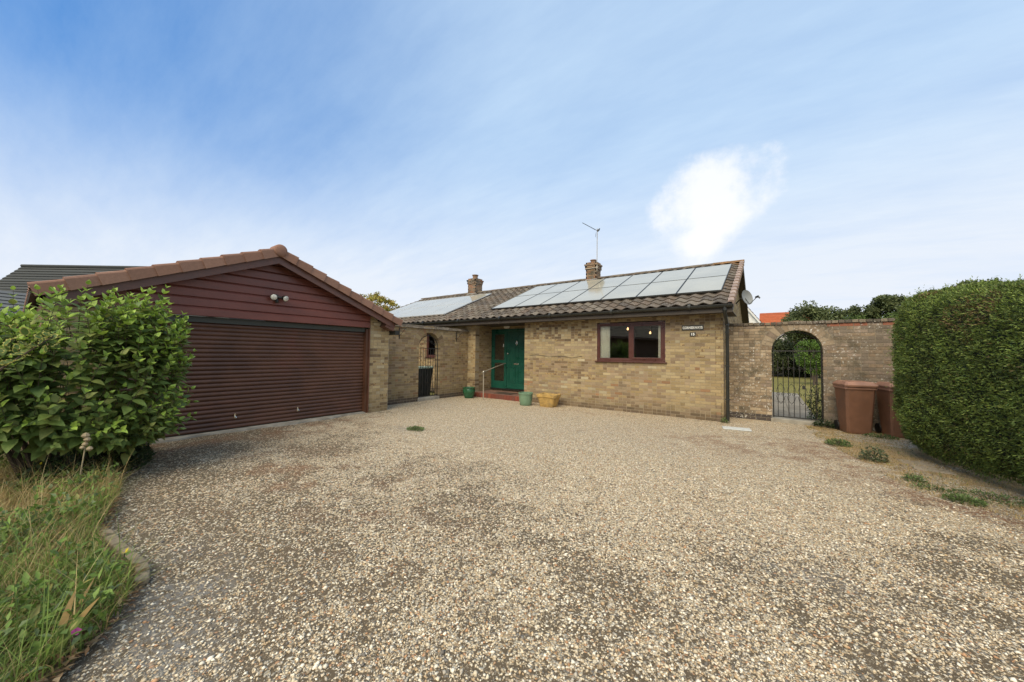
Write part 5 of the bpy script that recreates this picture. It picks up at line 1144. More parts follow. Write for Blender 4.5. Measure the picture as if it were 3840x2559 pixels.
def shrub():
    c0 = Vector((-6.0, -9.45, 0.0)); t = empty('leafy_shrub', c0, 'large leafy green shrub with pale young tips in front of the garage', 'shrub'); r_ = random.Random(12)
    OLDG = [(0.165, 0.235, 0.058), (0.195, 0.270, 0.064), (0.135, 0.200, 0.056), (0.220, 0.300, 0.074), (0.24, 0.27, 0.07)]; NEW = [(0.300, 0.425, 0.064), (0.345, 0.480, 0.080), (0.255, 0.370, 0.062)]
    old = [ovate(c, ('o', i)) for i, c in enumerate(OLDG)]; new = [ovate(c, ('n', i)) for i, c in enumerate(NEW)]
    L = []; stems = MB()
    for k in range(9):
        a = 2*math.pi*k/9+0.4; p1 = c0+Vector((0.55*math.cos(a), 0.65*math.sin(a), 0.9+0.2*r_.random())); stems.tube([c0+Vector((0.15*math.cos(a), 0.25*math.sin(a), 0.0)), c0+Vector((0.3*math.cos(a), 0.4*math.sin(a), 0.45)), p1], [0.030, 0.024, 0.014], 7)
    def surf(a, ph):
        ca, sa, cp, sp = math.cos(a), math.sin(a), math.cos(ph), math.sin(ph); e = 0.62; f = lambda v: math.copysign(abs(v)**e, v)
        yy = c0.y+1.08*f(sa)*f(cp); low = 0.30*min(1.0, max(0.0, (-9.45-yy)/0.45))
        return Vector((c0.x+0.92*f(ca)*f(cp)*1.0, yy, 1.22+(1.03-low)*f(sp)))
    for k in range(680):
        a = r_.uniform(0, 2*math.pi) if k < 500 else r_.gauss(0.0, 0.8); ph = math.asin(r_.uniform(-0.62, 1.0)); p = surf(a, ph); ins = r_.random()**2*0.35
        out = (p-Vector((c0.x, c0.y, 1.0))).normalized(); p = p - out*ins
        g = (out*0.55 + Vector((0, 0, 0.85 if ph > -0.2 else 0.35)) + Vector((r_.uniform(-.25, .25), r_.uniform(-.25, .25), 0))).normalized()
        ln = r_.uniform(0.34, 0.60); tip = p + g*(r_.uniform(0.0, 0.13) + (r_.uniform(0.05, 0.16) if (ph > 0.7 and r_.random() < 0.3) else 0)); st = tip - g*ln
        stems.tube([st-out*0.06-Vector((0, 0, 0.05)), st, tip], [0.005, 0.004, 0.002], 4); nn = int(ln/0.062); tw = r_.uniform(0, 6)
        for j in range(nn):
            f_ = j/max(1, nn-1); q = st + g*(ln*f_); size = (0.138-0.075*f_**1.6)*r_.uniform(0.65, 1.3); ang = tw + j*math.pi/2 + r_.uniform(-.3, .3)
            s1 = g.orthogonal().normalized(); s2 = g.cross(s1)
            for sgn in (1, -1):
                ro = (s1*math.cos(ang)+s2*math.sin(ang))*sgn; droop = 0.75*f_ - 0.75; d = (ro + out*0.35 + g*(0.15+1.0*f_) + Vector((0, 0, droop))).normalized()
                if f_ > 0.80 and ph > -0.45: me = r_.choice(new)
                elif f_ > 0.55 and ph > 0.1 and r_.random() < 0.55: me = r_.choice(new)
                else: me = r_.choice(old)
                L.append((q, d, Vector((0, 0, 1.0))+out*0.9, size, me))
    stems.build('stem', MT['bark'], t)
    build_leaves(t, L, 300)
shrub()

# ------------------------------------------------------------------ background buildings
def tiled_slope(b, p00, p10, p11, p01, rows, c, lift=0.03):
    p00, p10, p11, p01 = map(Vector, (p00, p10, p11, p01)); nn = (p10-p00).cross(p01-p00).normalized(); rr = random.Random(rows)
    if nn.z < 0: nn = -nn
    for k in range(rows):
        t0, t1 = k/rows, (k+1)/rows; a, d = p00.lerp(p01, t0), p10.lerp(p11, t0); e, f = p00.lerp(p01, t1), p10.lerp(p11, t1); m = rr.uniform(0.88, 1.1); cc = (c[0]*m, c[1]*m, c[2]*m, 0)
        b.face([a+nn*lift, d+nn*lift, f, e], cc); b.face([a, d, d+nn*lift, a+nn*lift], tuple(x*0.9 for x in cc))
nb = empty('neighbour_house', (-26, -6, 0), 'house with a dark grey hipped roof behind the garage on the left', 'house')
ua = Vector((0.805, 0.594, 0)); na = Vector((0.594, -0.805, 0)); Aa = Vector((-25, -9.76, 5.02)); Bb = Aa+ua*9.0
rp = lambda along, down, z: Aa + ua*along + na*down + Vector((0, 0, z-5.02))
b = MB(); DK = (0.055, 0.058, 0.056)
tiled_slope(b, rp(-1.1, 1.5, 2.6), rp(10, 1.5, 2.6), rp(9, 0, 5.02), rp(0, 0, 5.02), 20, DK); b.face([rp(-1.1, -1.5, 2.6), rp(-1.1, 1.5, 2.6), rp(0, 0, 5.02)], (*DK, 0)); b.face([rp(-1.1, -1.5, 2.6), rp(10, -1.5, 2.6), rp(9, 0, 5.02), rp(0, 0, 5.02)], (*DK, 0)); b.face([rp(10, -1.5, 2.6), rp(10, 1.5, 2.6), rp(9, 0, 5.02)], (*DK, 0))
b.build('roof', MT['darkroof'], nb)
b = MB(); b.tube([rp(0, 0, 5.05), rp(9, 0, 5.05)], 0.07, 8, (*DK, 0)); b.build('ridge', MT['darkroof'], nb)
b = MB(); tiled_slope(b, (-18.2, -12.0, 2.55), (-18.2, -9.0, 2.55), (-20, -9.0, 3.40), (-20, -12.0, 3.58), 7, (0.12, 0.125, 0.125)); tiled_slope(b, (-21.8, -12.0, 2.55), (-21.8, -9.0, 2.55), (-20, -9.0, 3.40), (-20, -12.0, 3.58), 7, (0.12, 0.125, 0.125)); b.build('wing_roof', MT['darkroof'], nb)
b = MB(); b.box((-0.9, -1.3, -5.02), (9.8, 1.3, -2.5), fr=(Aa, ua, na, Vector((0, 0, 1)))); b.box((-21.5, -11.8, 0), (-18.5, -9.1, 2.5)); b.build('wall', MT['nbrick'], nb)
rd = empty('red_roof_house', (2, 32, 0), 'distant white house with an orange-red tiled roof beyond the garden', 'house')
b = MB(); RD = (0.42, 0.115, 0.045)
tiled_slope(b, (0.2, 27.2, 3.7), (4.2, 27.2, 3.7), (4.2, 31.0, 5.62), (0.2, 31.0, 5.62), 14, RD); b.build('main_roof', MT['redroof'], rd)
b = MB(); tiled_slope(b, (0.72, 25.0, 3.85), (0.72, 31, 3.85), (-1.7, 31, 7.3), (-1.7, 25.0, 7.3), 14, RD); tiled_slope(b, (-4.1, 25.0, 3.85), (-4.1, 31, 3.85), (-1.7, 31, 7.3), (-1.7, 25.0, 7.3), 14, RD); b.build('wing_roof', MT['redroof'], rd)
b = MB(); b.face([(-3.9, 25.12, 0), (0.5, 25.12, 0), (0.5, 25.12, 4.0), (-1.7, 25.12, 7.15), (-3.9, 25.12, 4.0)]); b.box((-3.9, 25.13, 0), (0.5, 31, 3.6)); b.box((0.5, 27.6, 0), (4.0, 31, 3.6)); b.build('wall', MT['render_w'], rd)
b = MB(); b.tube([(0.72, 25.0, 3.70), (-1.7, 25.0, 7.16)], 0.09, 4); b.build('bargeboard', MT['render_w'], rd)
# bungalow across the road, seen mirrored in the front window
ob = empty('opposite_bungalow', (-8, -22, 0), 'brown brick bungalow across the road, mirrored in the big front window', 'house')
ux = Vector((0.33, -0.94, 0)).normalized(); uy = Vector((0.94, 0.33, 0)).normalized()*-1; o0 = Vector((-10.2, -13.0, 0)); up_ = Vector((0, 0, 1))
b = MB(); b.box((0, 0, 0), (18, 7, 3.0), fr=(o0, ux, uy, up_)); b.build('wall', MT['nbrick'], ob)
b = MB(); q = lambda a, d, z: o0+ux*a+uy*d+up_*z; tiled_slope(b, q(-0.5, -0.5, 2.95), q(18.5, -0.5, 2.95), q(18.5, 3.5, 5.0), q(-0.5, 3.5, 5.0), 14, (0.12, 0.10, 0.085)); tiled_slope(b, q(-0.5, 7.5, 2.95), q(18.5, 7.5, 2.95), q(18.5, 3.5, 5.0), q(-0.5, 3.5, 5.0), 14, (0.12, 0.10, 0.085)); b.build('roof', MT['darkroof'], ob)
b = MB(); b.box((-0.5, -0.52, 2.80), (18.5, -0.48, 2.96), fr=(o0, ux, uy, up_)); b.build('fascia', MT['barge'], ob)

# ------------------------------------------------------------------ trees and garden beyond
def tree(name, base, h, cz, rx, ry, rz, n, leaf, cols, ws, label, cat='tree', clumps=60, group=None, spread=0.34, trunk_r=0.12, gaps=0.0, seed=1):
    base = Vector(base); t = empty(name, base, label, cat, group); rg = np.random.default_rng(seed)
    c = rg.normal(size=(clumps, 3)); c /= np.linalg.norm(c, axis=1, keepdims=True); c *= rg.uniform(0.45, 1.0, (clumps, 1))**0.6; c = c*np.array([rx, ry, rz]) + np.array([base.x, base.y, base.z+cz])
    b = MB(); top = Vector((base.x, base.y, base.z+cz+rz*0.35)); b.tube([base-Vector((0, 0, 0.05)), base+(top-base)*0.45+Vector((0.06, 0.04, 0)), top], [trunk_r, trunk_r*0.7, trunk_r*0.25], 9)
    for k in range(0, clumps, 3):
        p0 = base+(top-base)*rg.uniform(0.35, 0.9); p1 = Vector(c[k]); b.tube([p0, p0.lerp(p1, 0.5)+Vector((0, 0, 0.08)), p1], [trunk_r*0.3, trunk_r*0.18, trunk_r*0.06], 5)
    b.build('trunk', MT['bark'], t)
    which = rg.integers(0, clumps, n); sz = rg.uniform(0.6, 1.3, clumps)*spread
    d = rg.normal(size=(n, 3)); d /= np.linalg.norm(d, axis=1, keepdims=True); P = c[which] + d*(rg.random((n, 1))**0.45)*sz[which][:, None]*np.array([1.2, 1.2, 0.8])
    P = P[P[:, 2] > base.z+0.03]; m = len(P); C = pal_pick(m, cols, ws); C[:, :3] *= rg.uniform(0.75, 1.25, clumps)[which[:m]][:, None]
    V, F, CC = leaf_cloud(P, rand_dirs(m)+np.array([0, 0, -0.2]), rand_dirs(m)+np.array([0, 0, 1.0]), rg.uniform(0.7, 1.3, m)*leaf, rg.uniform(0.4, 0.7, m)*leaf, C)
    np_mesh('crown', V, F, CC, MT['leaf'], t, kind='stuff'); return t
DG = [(0.115, 0.142, 0.056), (0.145, 0.172, 0.068), (0.088, 0.114, 0.046), (0.175, 0.200, 0.084)]
tree('autumn_tree', (-24.2, 6.8, 0), 6.6, 5.0, 1.55, 1.8, 1.15, 3800, 0.17, [(0.38, 0.33, 0.06), (0.46, 0.34, 0.07), (0.28, 0.28, 0.06), (0.46, 0.26, 0.07)], [4, 3, 3, 1], 'yellowing tree showing above the roofs between garage and bungalow', clumps=70, spread=0.26, seed=3)
tree('broad_tree', (3.4, 23, 0), 5, 3.95, 1.75, 1.5, 1.25, 15000, 0.17, DG, [3, 3, 3, 2], 'rounded dark green tree left of the group above the garden wall', clumps=70, spread=0.45, seed=5, group='trees beyond the garden wall')
tree('broad_tree', (5.45, 23, 0), 5, 4.0, 0.75, 0.9, 1.05, 4200, 0.17, DG, [3, 3, 2, 3], 'small sparse tree in the middle of the group above the garden wall', clumps=40, spread=0.26, seed=6, group='trees beyond the garden wall')
tree('broad_tree', (7.5, 22.5, 0), 6, 4.35, 1.6, 1.2, 1.45, 11000, 0.18, DG, [3, 3, 3, 2], 'open branched tree rising beside the clipped hedge above the garden wall', clumps=75, spread=0.30, seed=7, group='trees beyond the garden wall')
tree('broad_tree', (10.5, 22.5, 0), 7, 4.55, 1.8, 1.2, 1.6, 8000, 0.19, DG, [3, 3, 3, 2], 'tallest tree, its twigs just above the top of the clipped hedge', clumps=70, spread=0.30, seed=17, group='trees beyond the garden wall')
tree('pale_bush', (4.6, 17.5, 0), 4, 2.5, 0.9, 0.7, 1.45, 5200, 0.11, [(0.10, 0.15, 0.035), (0.13, 0.19, 0.045), (0.08, 0.12, 0.03)], [3, 2, 2], 'soft pale green bush just showing over the garden wall', 'bush', clumps=50, spread=0.3, seed=8)
tree('pale_bush', (6.8, 17.5, 0), 4, 2.55, 1.3, 0.7, 1.45, 6200, 0.11, [(0.10, 0.145, 0.035), (0.13, 0.18, 0.045), (0.08, 0.12, 0.03)], [3, 2, 2], 'wider pale green bush over the garden wall next to the hedge', 'bush', clumps=60, spread=0.32, seed=9)
tree('evergreen_bush', (0.6, 25.5, 0), 4, 1.9, 1.9, 1.2, 2.0, 9000, 0.16, DG, [3, 2, 3, 1.5], 'dark evergreen bush at the left of the gateway view', 'bush', clumps=80, spread=0.5, seed=21, group='dark bushes at the end of the lawn')
tree('evergreen_bush', (3.0, 26.5, 0), 4, 1.7, 1.9, 1.2, 1.9, 9000, 0.16, [(0.022, 0.034, 0.012), (0.035, 0.05, 0.018), (0.05, 0.035, 0.022)], [3, 3, 1], 'very dark bush in the middle of the gateway view', 'bush', clumps=80, spread=0.5, seed=22, group='dark bushes at the end of the lawn')
tree('evergreen_bush', (5.6, 26.5, 0), 4, 1.9, 2.0, 1.2, 2.0, 8000, 0.16, DG, [3, 2, 3, 1.5], 'dark evergreen bush at the right of the gateway view', 'bush', clumps=80, spread=0.5, seed=23, group='dark bushes at the end of the lawn')
tree('bright_bush', (3.0, 17, 0), 4, 1.75, 0.75, 0.6, 1.1, 6000, 0.09, [(0.13, 0.22, 0.04), (0.17, 0.27, 0.05), (0.10, 0.17, 0.035)], [3, 2, 2], 'bright green bush seen through the arched gateway', 'bush', clumps=45, spread=0.28, seed=24)
# garden path slabs
path = MB(); path.box((0.25, 1.2, -0.03), (1.84, 9.6, -0.012)); path = tag(path.build('garden_path', MT['old_mortar'], None), kind='structure'); rp_ = random.Random(6)
for j in range(14):
    for i in range(3):
        c = rp_.uniform(0.20, 0.28); b = MB(); b.box((0.26+i*0.53+0.006, 1.2+j*0.6+0.006, -0.02), (0.26+(i+1)*0.53-0.006, 1.2+(j+1)*0.6-0.006, 0.004+rp_.uniform(0, .006)), (c, c*0.90, c*0.74, 0)); b.build('paving_slab', MT['paving'], path)
lawn_n = 9000; X = RNG.uniform(0.4, 5.0, lawn_n); Y = 1.3+RNG.random(lawn_n)**1.6*18; ok = (X > 1.87) | (Y > 9.7); X, Y = X[ok], Y[ok]
V, F, CC = blades(X, Y, np.full(len(X), -0.03), RNG.uniform(0.03, 0.08, len(X)), RNG.uniform(0.1, 0.6, len(X)), RNG.uniform(0.006, 0.012, len(X)), pal_pick(len(X), [(0.22, 0.20, 0.05), (0.15, 0.165, 0.04), (0.33, 0.27, 0.10)], [3, 3, 2]), 2)
tag(np_mesh('lawn_grass', V, F, CC, MT['dry']), 'short yellowing lawn grass seen through the gateway', 'grass', kind='stuff')
# low plants
def weed(x, y, z, r_, h, n, leaf, cols, ws, label, name='weed', up=0.5, cat='weed', group=None, mat=None, ry=None):
    t = empty(name, (x, y, z), label, cat, group); ry = ry or r_
    a = RNG.uniform(0, 2*math.pi, n); rr_ = np.sqrt(RNG.random(n)); hh = RNG.random(n)*h*(1-0.6*rr_**2)
    P = np.stack([x+r_*rr_*np.cos(a), y+ry*rr_*np.sin(a), z+hh], 1); D = np.stack([np.cos(a)*0.6, np.sin(a)*0.6, np.full(n, up)], 1)+rand_dirs(n)*0.7
    V, F, CC = leaf_cloud(P, D, np.array([0, 0, 1.0])+rand_dirs(n)*0.5, RNG.uniform(0.6, 1.3, n)*leaf, RNG.uniform(0.35, 0.6, n)*leaf, pal_pick(n, cols, ws)); np_mesh('leaves', V, F, CC, mat or MT['leaf'], t, kind='stuff')
    b = MB()
    for k in range(max(3, int(n/40))):
        a = random.uniform(0, 6.28); q = random.random()*0.7; b.tube([(x, y, z-0.01), (x+r_*q*math.cos(a)*0.6, y+ry*q*math.sin(a)*0.6, z+h*0.5), (x+r_*q*math.cos(a), y+ry*q*math.sin(a), z+h*0.9)], [0.004, 0.003, 0.002], 4)
    b.build('stems', MT['bark'], t); return t
GW_ = [(0.125, 0.185, 0.060), (0.165, 0.230, 0.075), (0.095, 0.145, 0.050)]; GG = [(0.14, 0.17, 0.090), (0.18, 0.205, 0.115), (0.105, 0.135, 0.065)]
weed(-4.90, -5.07, 0.0, 0.20, 0.07, 420, 0.035, GW_, [3, 2, 2], 'low green weed growing alone in the gravel in front of the garage', ry=0.14)
weed(1.86, -1.25, 0.002, 0.17, 0.11, 520, 0.035, GW_, [3, 2, 2], 'low green mat of weed at the gravel edge in front of the brown bins', ry=0.15)
weed(2.15, -2.18, 0.002, 0.15, 0.22, 380, 0.045, GG, [3, 2, 3], 'upright grey-green weed on the dry verge', ry=0.13)
weed(2.36, -3.12, 0.002, 0.10, 0.09, 180, 0.035, GW_, [3, 2, 2], 'thin green weed on the verge halfway along the hedge', ry=0.12)
weed(2.58, -3.76, 0.002, 0.15, 0.07, 420, 0.035, GW_, [3, 3, 2], 'broad green mat of weed under the near end of the hedge', ry=0.13)
weed(2.42, -3.42, 0.002, 0.16, 0.05, 150, 0.03, GW_, [2, 1, 3], 'patchy low weed between the two green mats by the hedge', ry=0.10)
weed(2.85, -3.45, 0.002, 0.30, 0.06, 420, 0.03, GW_, [2, 1, 3], 'dark creeping weed in the shade right under the hedge', ry=0.22)
weed(2.62, 0.05, 0.002, 0.25, 0.08, 320, 0.035, GW_, [2, 2, 2], 'small weeds at the foot of the brown bins', ry=0.10)
weed(0.02, -0.10, 0.0, 0.07, 0.16, 140, 0.035, GW_, [2, 2, 1], 'small weed at the foot of the black downpipe')
weed(1.92, 0.72, 0.01, 0.26, 0.16, 420, 0.05, [(0.035, 0.065, 0.022), (0.05, 0.085, 0.03)], [2, 1], 'low dark ivy at the foot of the wall between gate and bins', 'ivy', cat='ivy', ry=0.12)
weed(1.76, 1.22, 0.0, 0.16, 0.95, 620, 0.06, [(0.035, 0.065, 0.022), (0.05, 0.085, 0.03), (0.08, 0.12, 0.03)], [3, 2, 1], 'dark ivy climbing inside the right side of the arched gateway', 'ivy', cat='ivy', ry=0.10)
# tiny scattered seedlings and litter
n = 2600; Y = RNG.uniform(-4.4, 0.6, n); X = verge_edge(Y) + RNG.random(n)*1.2 - 0.15; k = fbm(X, Y, 3.0, 58) > 0.52; X, Y = X[k], Y[k]; n = len(X)
V, F, CC = leaf_cloud(np.stack([X, Y, 0.004+RNG.random(n)*0.03], 1), rand_dirs(n)+np.array([0, 0, 0.4]), np.array([0, 0, 1.0])+rand_dirs(n)*0.4, RNG.uniform(0.012, 0.035, n), RNG.uniform(0.006, 0.014, n), pal_pick(n, [(0.15, 0.20, 0.06), (0.20, 0.22, 0.08), (0.11, 0.15, 0.05), (0.28, 0.20, 0.10)], [3, 2, 2, 2]))
tag(np_mesh('verge_seedlings', V, F, CC, MT['leaf']), 'tiny seedlings scattered over the dry verge by the hedge', 'seedlings', kind='stuff')
n = 420; X = RNG.uniform(-6.8, 2.0, n); Y = RNG.uniform(-8.9, -0.2, n); k = RNG.random(n) < 0.12+0.88*drive_masks(X, Y)[2]; X, Y = X[k], Y[k]; n = len(X)
V, F, CC = leaf_cloud(np.stack([X, Y, drive_z(X, Y)+0.010], 1), rand_dirs(n)*np.array([1, 1, 0.15]), np.array([0, 0, 1.0])+rand_dirs(n)*0.25, RNG.uniform(0.02, 0.06, n), RNG.uniform(0.008, 0.022, n), pal_pick(n, [(0.22, 0.11, 0.05), (0.30, 0.19, 0.10), (0.13, 0.075, 0.04)], [3, 2, 2]))
tag(np_mesh('fallen_leaves', V, F, CC, MT['dry']), 'brown dead leaves blown across the gravel driveway', 'leaf litter', kind='stuff')
# pale straw on the dry verge
n = 12000; Y = RNG.uniform(-4.3, 0.7, n); X = verge_edge(Y) + RNG.random(n)**1.3*1.4 - 0.12; keep = fbm(X, Y, 2.2, 55) > 0.43; X, Y = X[keep], Y[keep]; n = len(X)
V, F, CC = blades(X, Y, np.full(n, 0.002), RNG.uniform(0.015, 0.05, n), RNG.uniform(0.4, 1.4, n), RNG.uniform(0.003, 0.007, n), pal_pick(n, [(0.46, 0.32, 0.12), (0.36, 0.25, 0.10), (0.52, 0.40, 0.19), (0.15, 0.17, 0.05)], [3, 3, 2, 1]), 2)
tag(np_mesh('dry_grass', V, F, CC, MT['dry']), 'short straw-coloured dry grass on the verge before the hedge', 'grass', kind='stuff')
ver = bpy.data.objects['dry_verge']
cp = empty('old_path', (2.6, -2.3, 0.02), 'worn grey concrete slabs on the verge beside the hedge', 'path')
for k, (xa, ya, xb, yb) in enumerate(((2.46, -2.10, 2.80, -1.84), (2.52, -2.44, 2.90, -2.16))): b = MB(); b.box((xa, ya, 0.0), (xb, yb, 0.014+0.003*k), (0.34, 0.275, 0.195, 0)); b.build('paving_slab', MT['paving'], cp, bevel=0.012)
b = MB(); b.box((-0.26, -0.155, 0.0), (0.26, 0.155, 0.018), fr=(Vector((0.30, -0.78, 0.005)), Vector((0.985, 0.17, 0)), Vector((-0.17, 0.985, 0)), Vector((0, 0, 1)))); tag(b.build('drain_cover', MT['slab'], None, org=(0.30, -0.78, 0), bevel=0.01), 'pale slab set in the gravel near the house corner', 'slab')

# ------------------------------------------------------------------ planting bed at the left
kb = empty('edging', (-3.0, -9.28, 0), 'curved row of worn edging stones between bed and gravel', 'edging')
kp = [(-3.85, -9.36), (-3.55, -9.325), (-3.25, -9.305), (-2.98, -9.275), (-2.74, -9.25), (-2.56, -9.262), (-2.42, -9.30), (-2.30, -9.35)]
kq = [(kp[0][0]+(a), float(np.interp(kp[0][0]+a, [p_[0] for p_ in kp], [p_[1] for p_ in kp]))) for a in np.arange(0, 1.5, 0.125)]
for (xa, ya), (xb, yb) in zip(kq[:-1], kq[1:]):
    m = random.uniform(0.85, 1.1); d = Vector((xb-xa, yb-ya, 0)); ln = d.length; d.normalize(); b = MB(); b.box((0.006, -0.035, 0.0), (ln-0.006, 0.035, 0.055+random.uniform(-.010, .006)), (0.27*m, 0.215*m, 0.145*m, 0), fr=(Vector((xa, ya, 0)), d, Vector((-d.y, d.x, 0)), Vector((0, 0, 1)))); b.build('edging_stone', MT['kerb'], kb, bevel=0.014)
def bedpts(n, x0=-7.0, x1=-1.35, back=1.2, pw=1.0):
    X = RNG.uniform(x0, x1, n); Y = bed_edge(X) - 0.03 - 0.10*np.exp(-((X+3.1)/0.55)**2) - RNG.random(n)**pw*back; return X, Y
n = 20000; X, Y = bedpts(n); dry = fbm(X, Y, 1.4, 61) + 0.25*sstep(-3.6, -5.2, X); isdry = RNG.random(n) < sstep(0.48, 0.74, dry)*0.75+0.10
C = np.where(isdry[:, None], pal_pick(n, [(0.46, 0.34, 0.15), (0.36, 0.25, 0.105), (0.53, 0.43, 0.22)], [3, 2, 2]), pal_pick(n, [(0.160, 0.235, 0.045), (0.210, 0.290, 0.060), (0.115, 0.175, 0.040), (0.27, 0.29, 0.09)], [3, 3, 2, 1]))
V, F, CC = blades(X, Y, np.full(n, 0.02), RNG.uniform(0.10, 0.36, n)*(0.75+0.65*(RNG.random(n) < 0.15)), RNG.uniform(0.2, 1.25, n), RNG.uniform(0.003, 0.0085, n), C, 4)
tag(np_mesh('bed_grass', V, F, CC, MT['dry']), 'tangle of green and straw-dry grass in the planting bed', 'grass', kind='stuff')
n = 15000; X, Y = bedpts(n, -7.2, -1.75, 1.2, 0.8); k = fbm(X, Y, 1.8, 71) > 0.44; X, Y = X[k], Y[k]; n = len(X); hz = 0.03+RNG.random(n)*(0.08+0.24*fbm(X, Y, 1.1, 73))
V, F, CC = leaf_cloud(np.stack([X, Y, hz], 1), rand_dirs(n)+np.array([0, 0, 0.5]), rand_dirs(n)*0.5+np.array([0, 0, 1.0]), RNG.uniform(0.03, 0.085, n), RNG.uniform(0.014, 0.034, n), pal_pick(n, [(0.145, 0.230, 0.045), (0.190, 0.290, 0.056), (0.105, 0.165, 0.040), (0.15, 0.20, 0.085), (0.26, 0.25, 0.075)], [3, 3, 3, 2, .5]))
tag(np_mesh('bed_weeds', V, F, CC, MT['leaf']), 'mass of leafy green weeds among the grass in the planting bed', 'weeds', kind='stuff')
n = 2600; X, Y = bedpts(n, -4.5, -1.2, 0.7, 1.3); V, F, CC = leaf_cloud(np.stack([X, Y+0.05, np.full(n, 0.035)+RNG.random(n)*0.03], 1), rand_dirs(n)*np.array([1, 1, 0.25]), np.array([0, 0, 1.0])+rand_dirs(n)*0.35, RNG.uniform(0.02, 0.07, n), RNG.uniform(0.01, 0.03, n), pal_pick(n, [(0.20, 0.115, 0.055), (0.30, 0.20, 0.11), (0.14, 0.075, 0.04), (0.36, 0.26, 0.15)], [3, 3, 2, 1]))
tag(np_mesh('leaf_litter', V, F, CC, MT['dry']), 'brown dead leaves lying along the edge of the planting bed', 'leaf litter', kind='stuff')
# low dark ground cover below the shrub
weed(-6.05, -8.98, 0.02, 0.45, 0.42, 1500, 0.07, [(0.035, 0.060, 0.022), (0.05, 0.08, 0.03), (0.07, 0.10, 0.035)], [3, 2, 1], 'dark low leafy plant spreading below the big shrub', 'ground_cover', cat='plant', ry=0.30)
weed(-5.6, -9.42, 0.02, 0.40, 0.35, 1100, 0.07, [(0.035, 0.060, 0.022), (0.05, 0.08, 0.03), (0.07, 0.10, 0.035)], [3, 2, 1], 'shaded leafy plant under the shrub towards the left edge', 'ground_cover', cat='plant', ry=0.32)
# strap-leaved plant
def strap(x, y, z, leaves, label, name='iris'):
    t = empty(name, (x, y, z), label, 'plant')
    for (ax, ay, h, w, brown) in leaves:
        b = MB(); n_ = 6; pr = None; sd = Vector((ay, -ax, 0)); sd = sd.normalized() if sd.length > 1e-4 else Vector((0, 1, 0)); sd = (sd*0.5+Vector((0.35, 0.8, 0))).normalized()
        for k in range(n_):
            f = lambda q: Vector((x+ax*q**1.4, y+ay*q**1.4, z+h*(q-0.12*q*q))); g = lambda q: w*(0.75+0.5*q)*(1-q**3) if q < 1 else 0
            t0, t1 = k/n_, (k+1)/n_; cc = (0.30, 0.20, 0.075, 0) if (t0 > 1-brown) else (0.16, 0.21, 0.055, 0)
            b.face([f(t0)-sd*g(t0), f(t0)+sd*g(t0), f(t1)+sd*g(t1), f(t1)-sd*g(t1)], cc)
        b.build('strap_leaf', MT['dry'], t, smooth=True)
strap(-1.98, -9.66, 0.02, [(0.05, 0.14, 0.30, 0.022, 0.4), (-0.12, 0.07, 0.31, 0.018, 0.6), (-0.05, 0.11, 0.27, 0.002, 0.2), (-0.35, 0.16, 0.24, 0.012, 0.9)], 'strap-leaved plant with browning tips near the pink flower')
t = empty('pink_flower', (-1.92, -9.62, 0.02), 'single small pink flower low in the planting bed', 'flower'); b = MB(); b.tube([(-1.95, -9.63, 0.02), (-1.90, -9.60, 0.17)], 0.0025, 5); b.build('stem', MT['bark'], t)
for k in range(5):
    a = k*1.257; c = Vector((-1.90, -9.60, 0.172)); d = Vector((0.55, math.cos(a)*0.8, math.sin(a)*0.8)).normalized(); b = MB(); s_ = d.cross(Vector((1, 0, 0))).normalized(); b.face([c, c+d*0.013+s_*0.009, c+d*0.024, c+d*0.013-s_*0.009], (0.62, 0.10, 0.42, 0)); b.build('petal', MT['dry'], t)
t = empty('seed_head', (-5.95, -9.42, 0.02), 'dry buff seed head standing on a stalk before the shrub', 'plant'); b = MB(); b.tube([(-5.0, -9.39, 0.05), (-4.98, -9.37, 0.32), (-4.97, -9.355, 0.52)], [0.008, 0.006, 0.005], 6, (0.5, 0.42, 0.26, 0)); b.build('stalk', MT['dry'], t)
for k, (dx, dy, dz, s_) in enumerate(((0.0, 0.0, 0.64, 0.034), (0.01, 0.012, 0.60, 0.030), (-0.01, 0.0, 0.55, 0.026), (0.015, 0.03, 0.50, 0.028), (0.0, -0.02, 0.52, 0.02))): b = MB(); b.lathe((-4.97+dx, -9.355+dy, dz), [(0.001, -s_), (s_*0.7, -s_*0.5), (s_, 0), (s_*0.6, s_*0.7), (0.001, s_)], 7, (0.46, 0.37, 0.23, 0)); b.build('seed_pod', MT['dry'], t)
fl = [(-6.35, -8.82, 0.78), (-6.15, -8.72, 0.22), (-6.5, -8.62, 0.30), (-5.8, -9.05, 0.40), (-5.45, -9.33, 0.28), (-5.7, -9.55, 0.42), (-5.2, -9.22, 0.18), (-6.0, -8.9, 0.35), (-5.5, -9.62, 0.30), (-2.75, -9.33, 0.15)]
FLAB = ['highest yellow flower, among the right-hand leaves of the big shrub', 'low yellow flower at the gravel edge nearest the garage door', 'yellow flower right of the shrub stems against the garage apron', 'yellow flower in the dark leaves just below the shrub', 'yellow flower low in the dry grass behind the seed head', 'yellow flower under the shrub near the left edge of the picture', 'lowest yellow flower, in the grass right of the seed head', 'yellow flower in the dark ground cover towards the gravel', 'yellow flower lowest at the left edge under the shrub', 'yellow flower beside the edging stones']
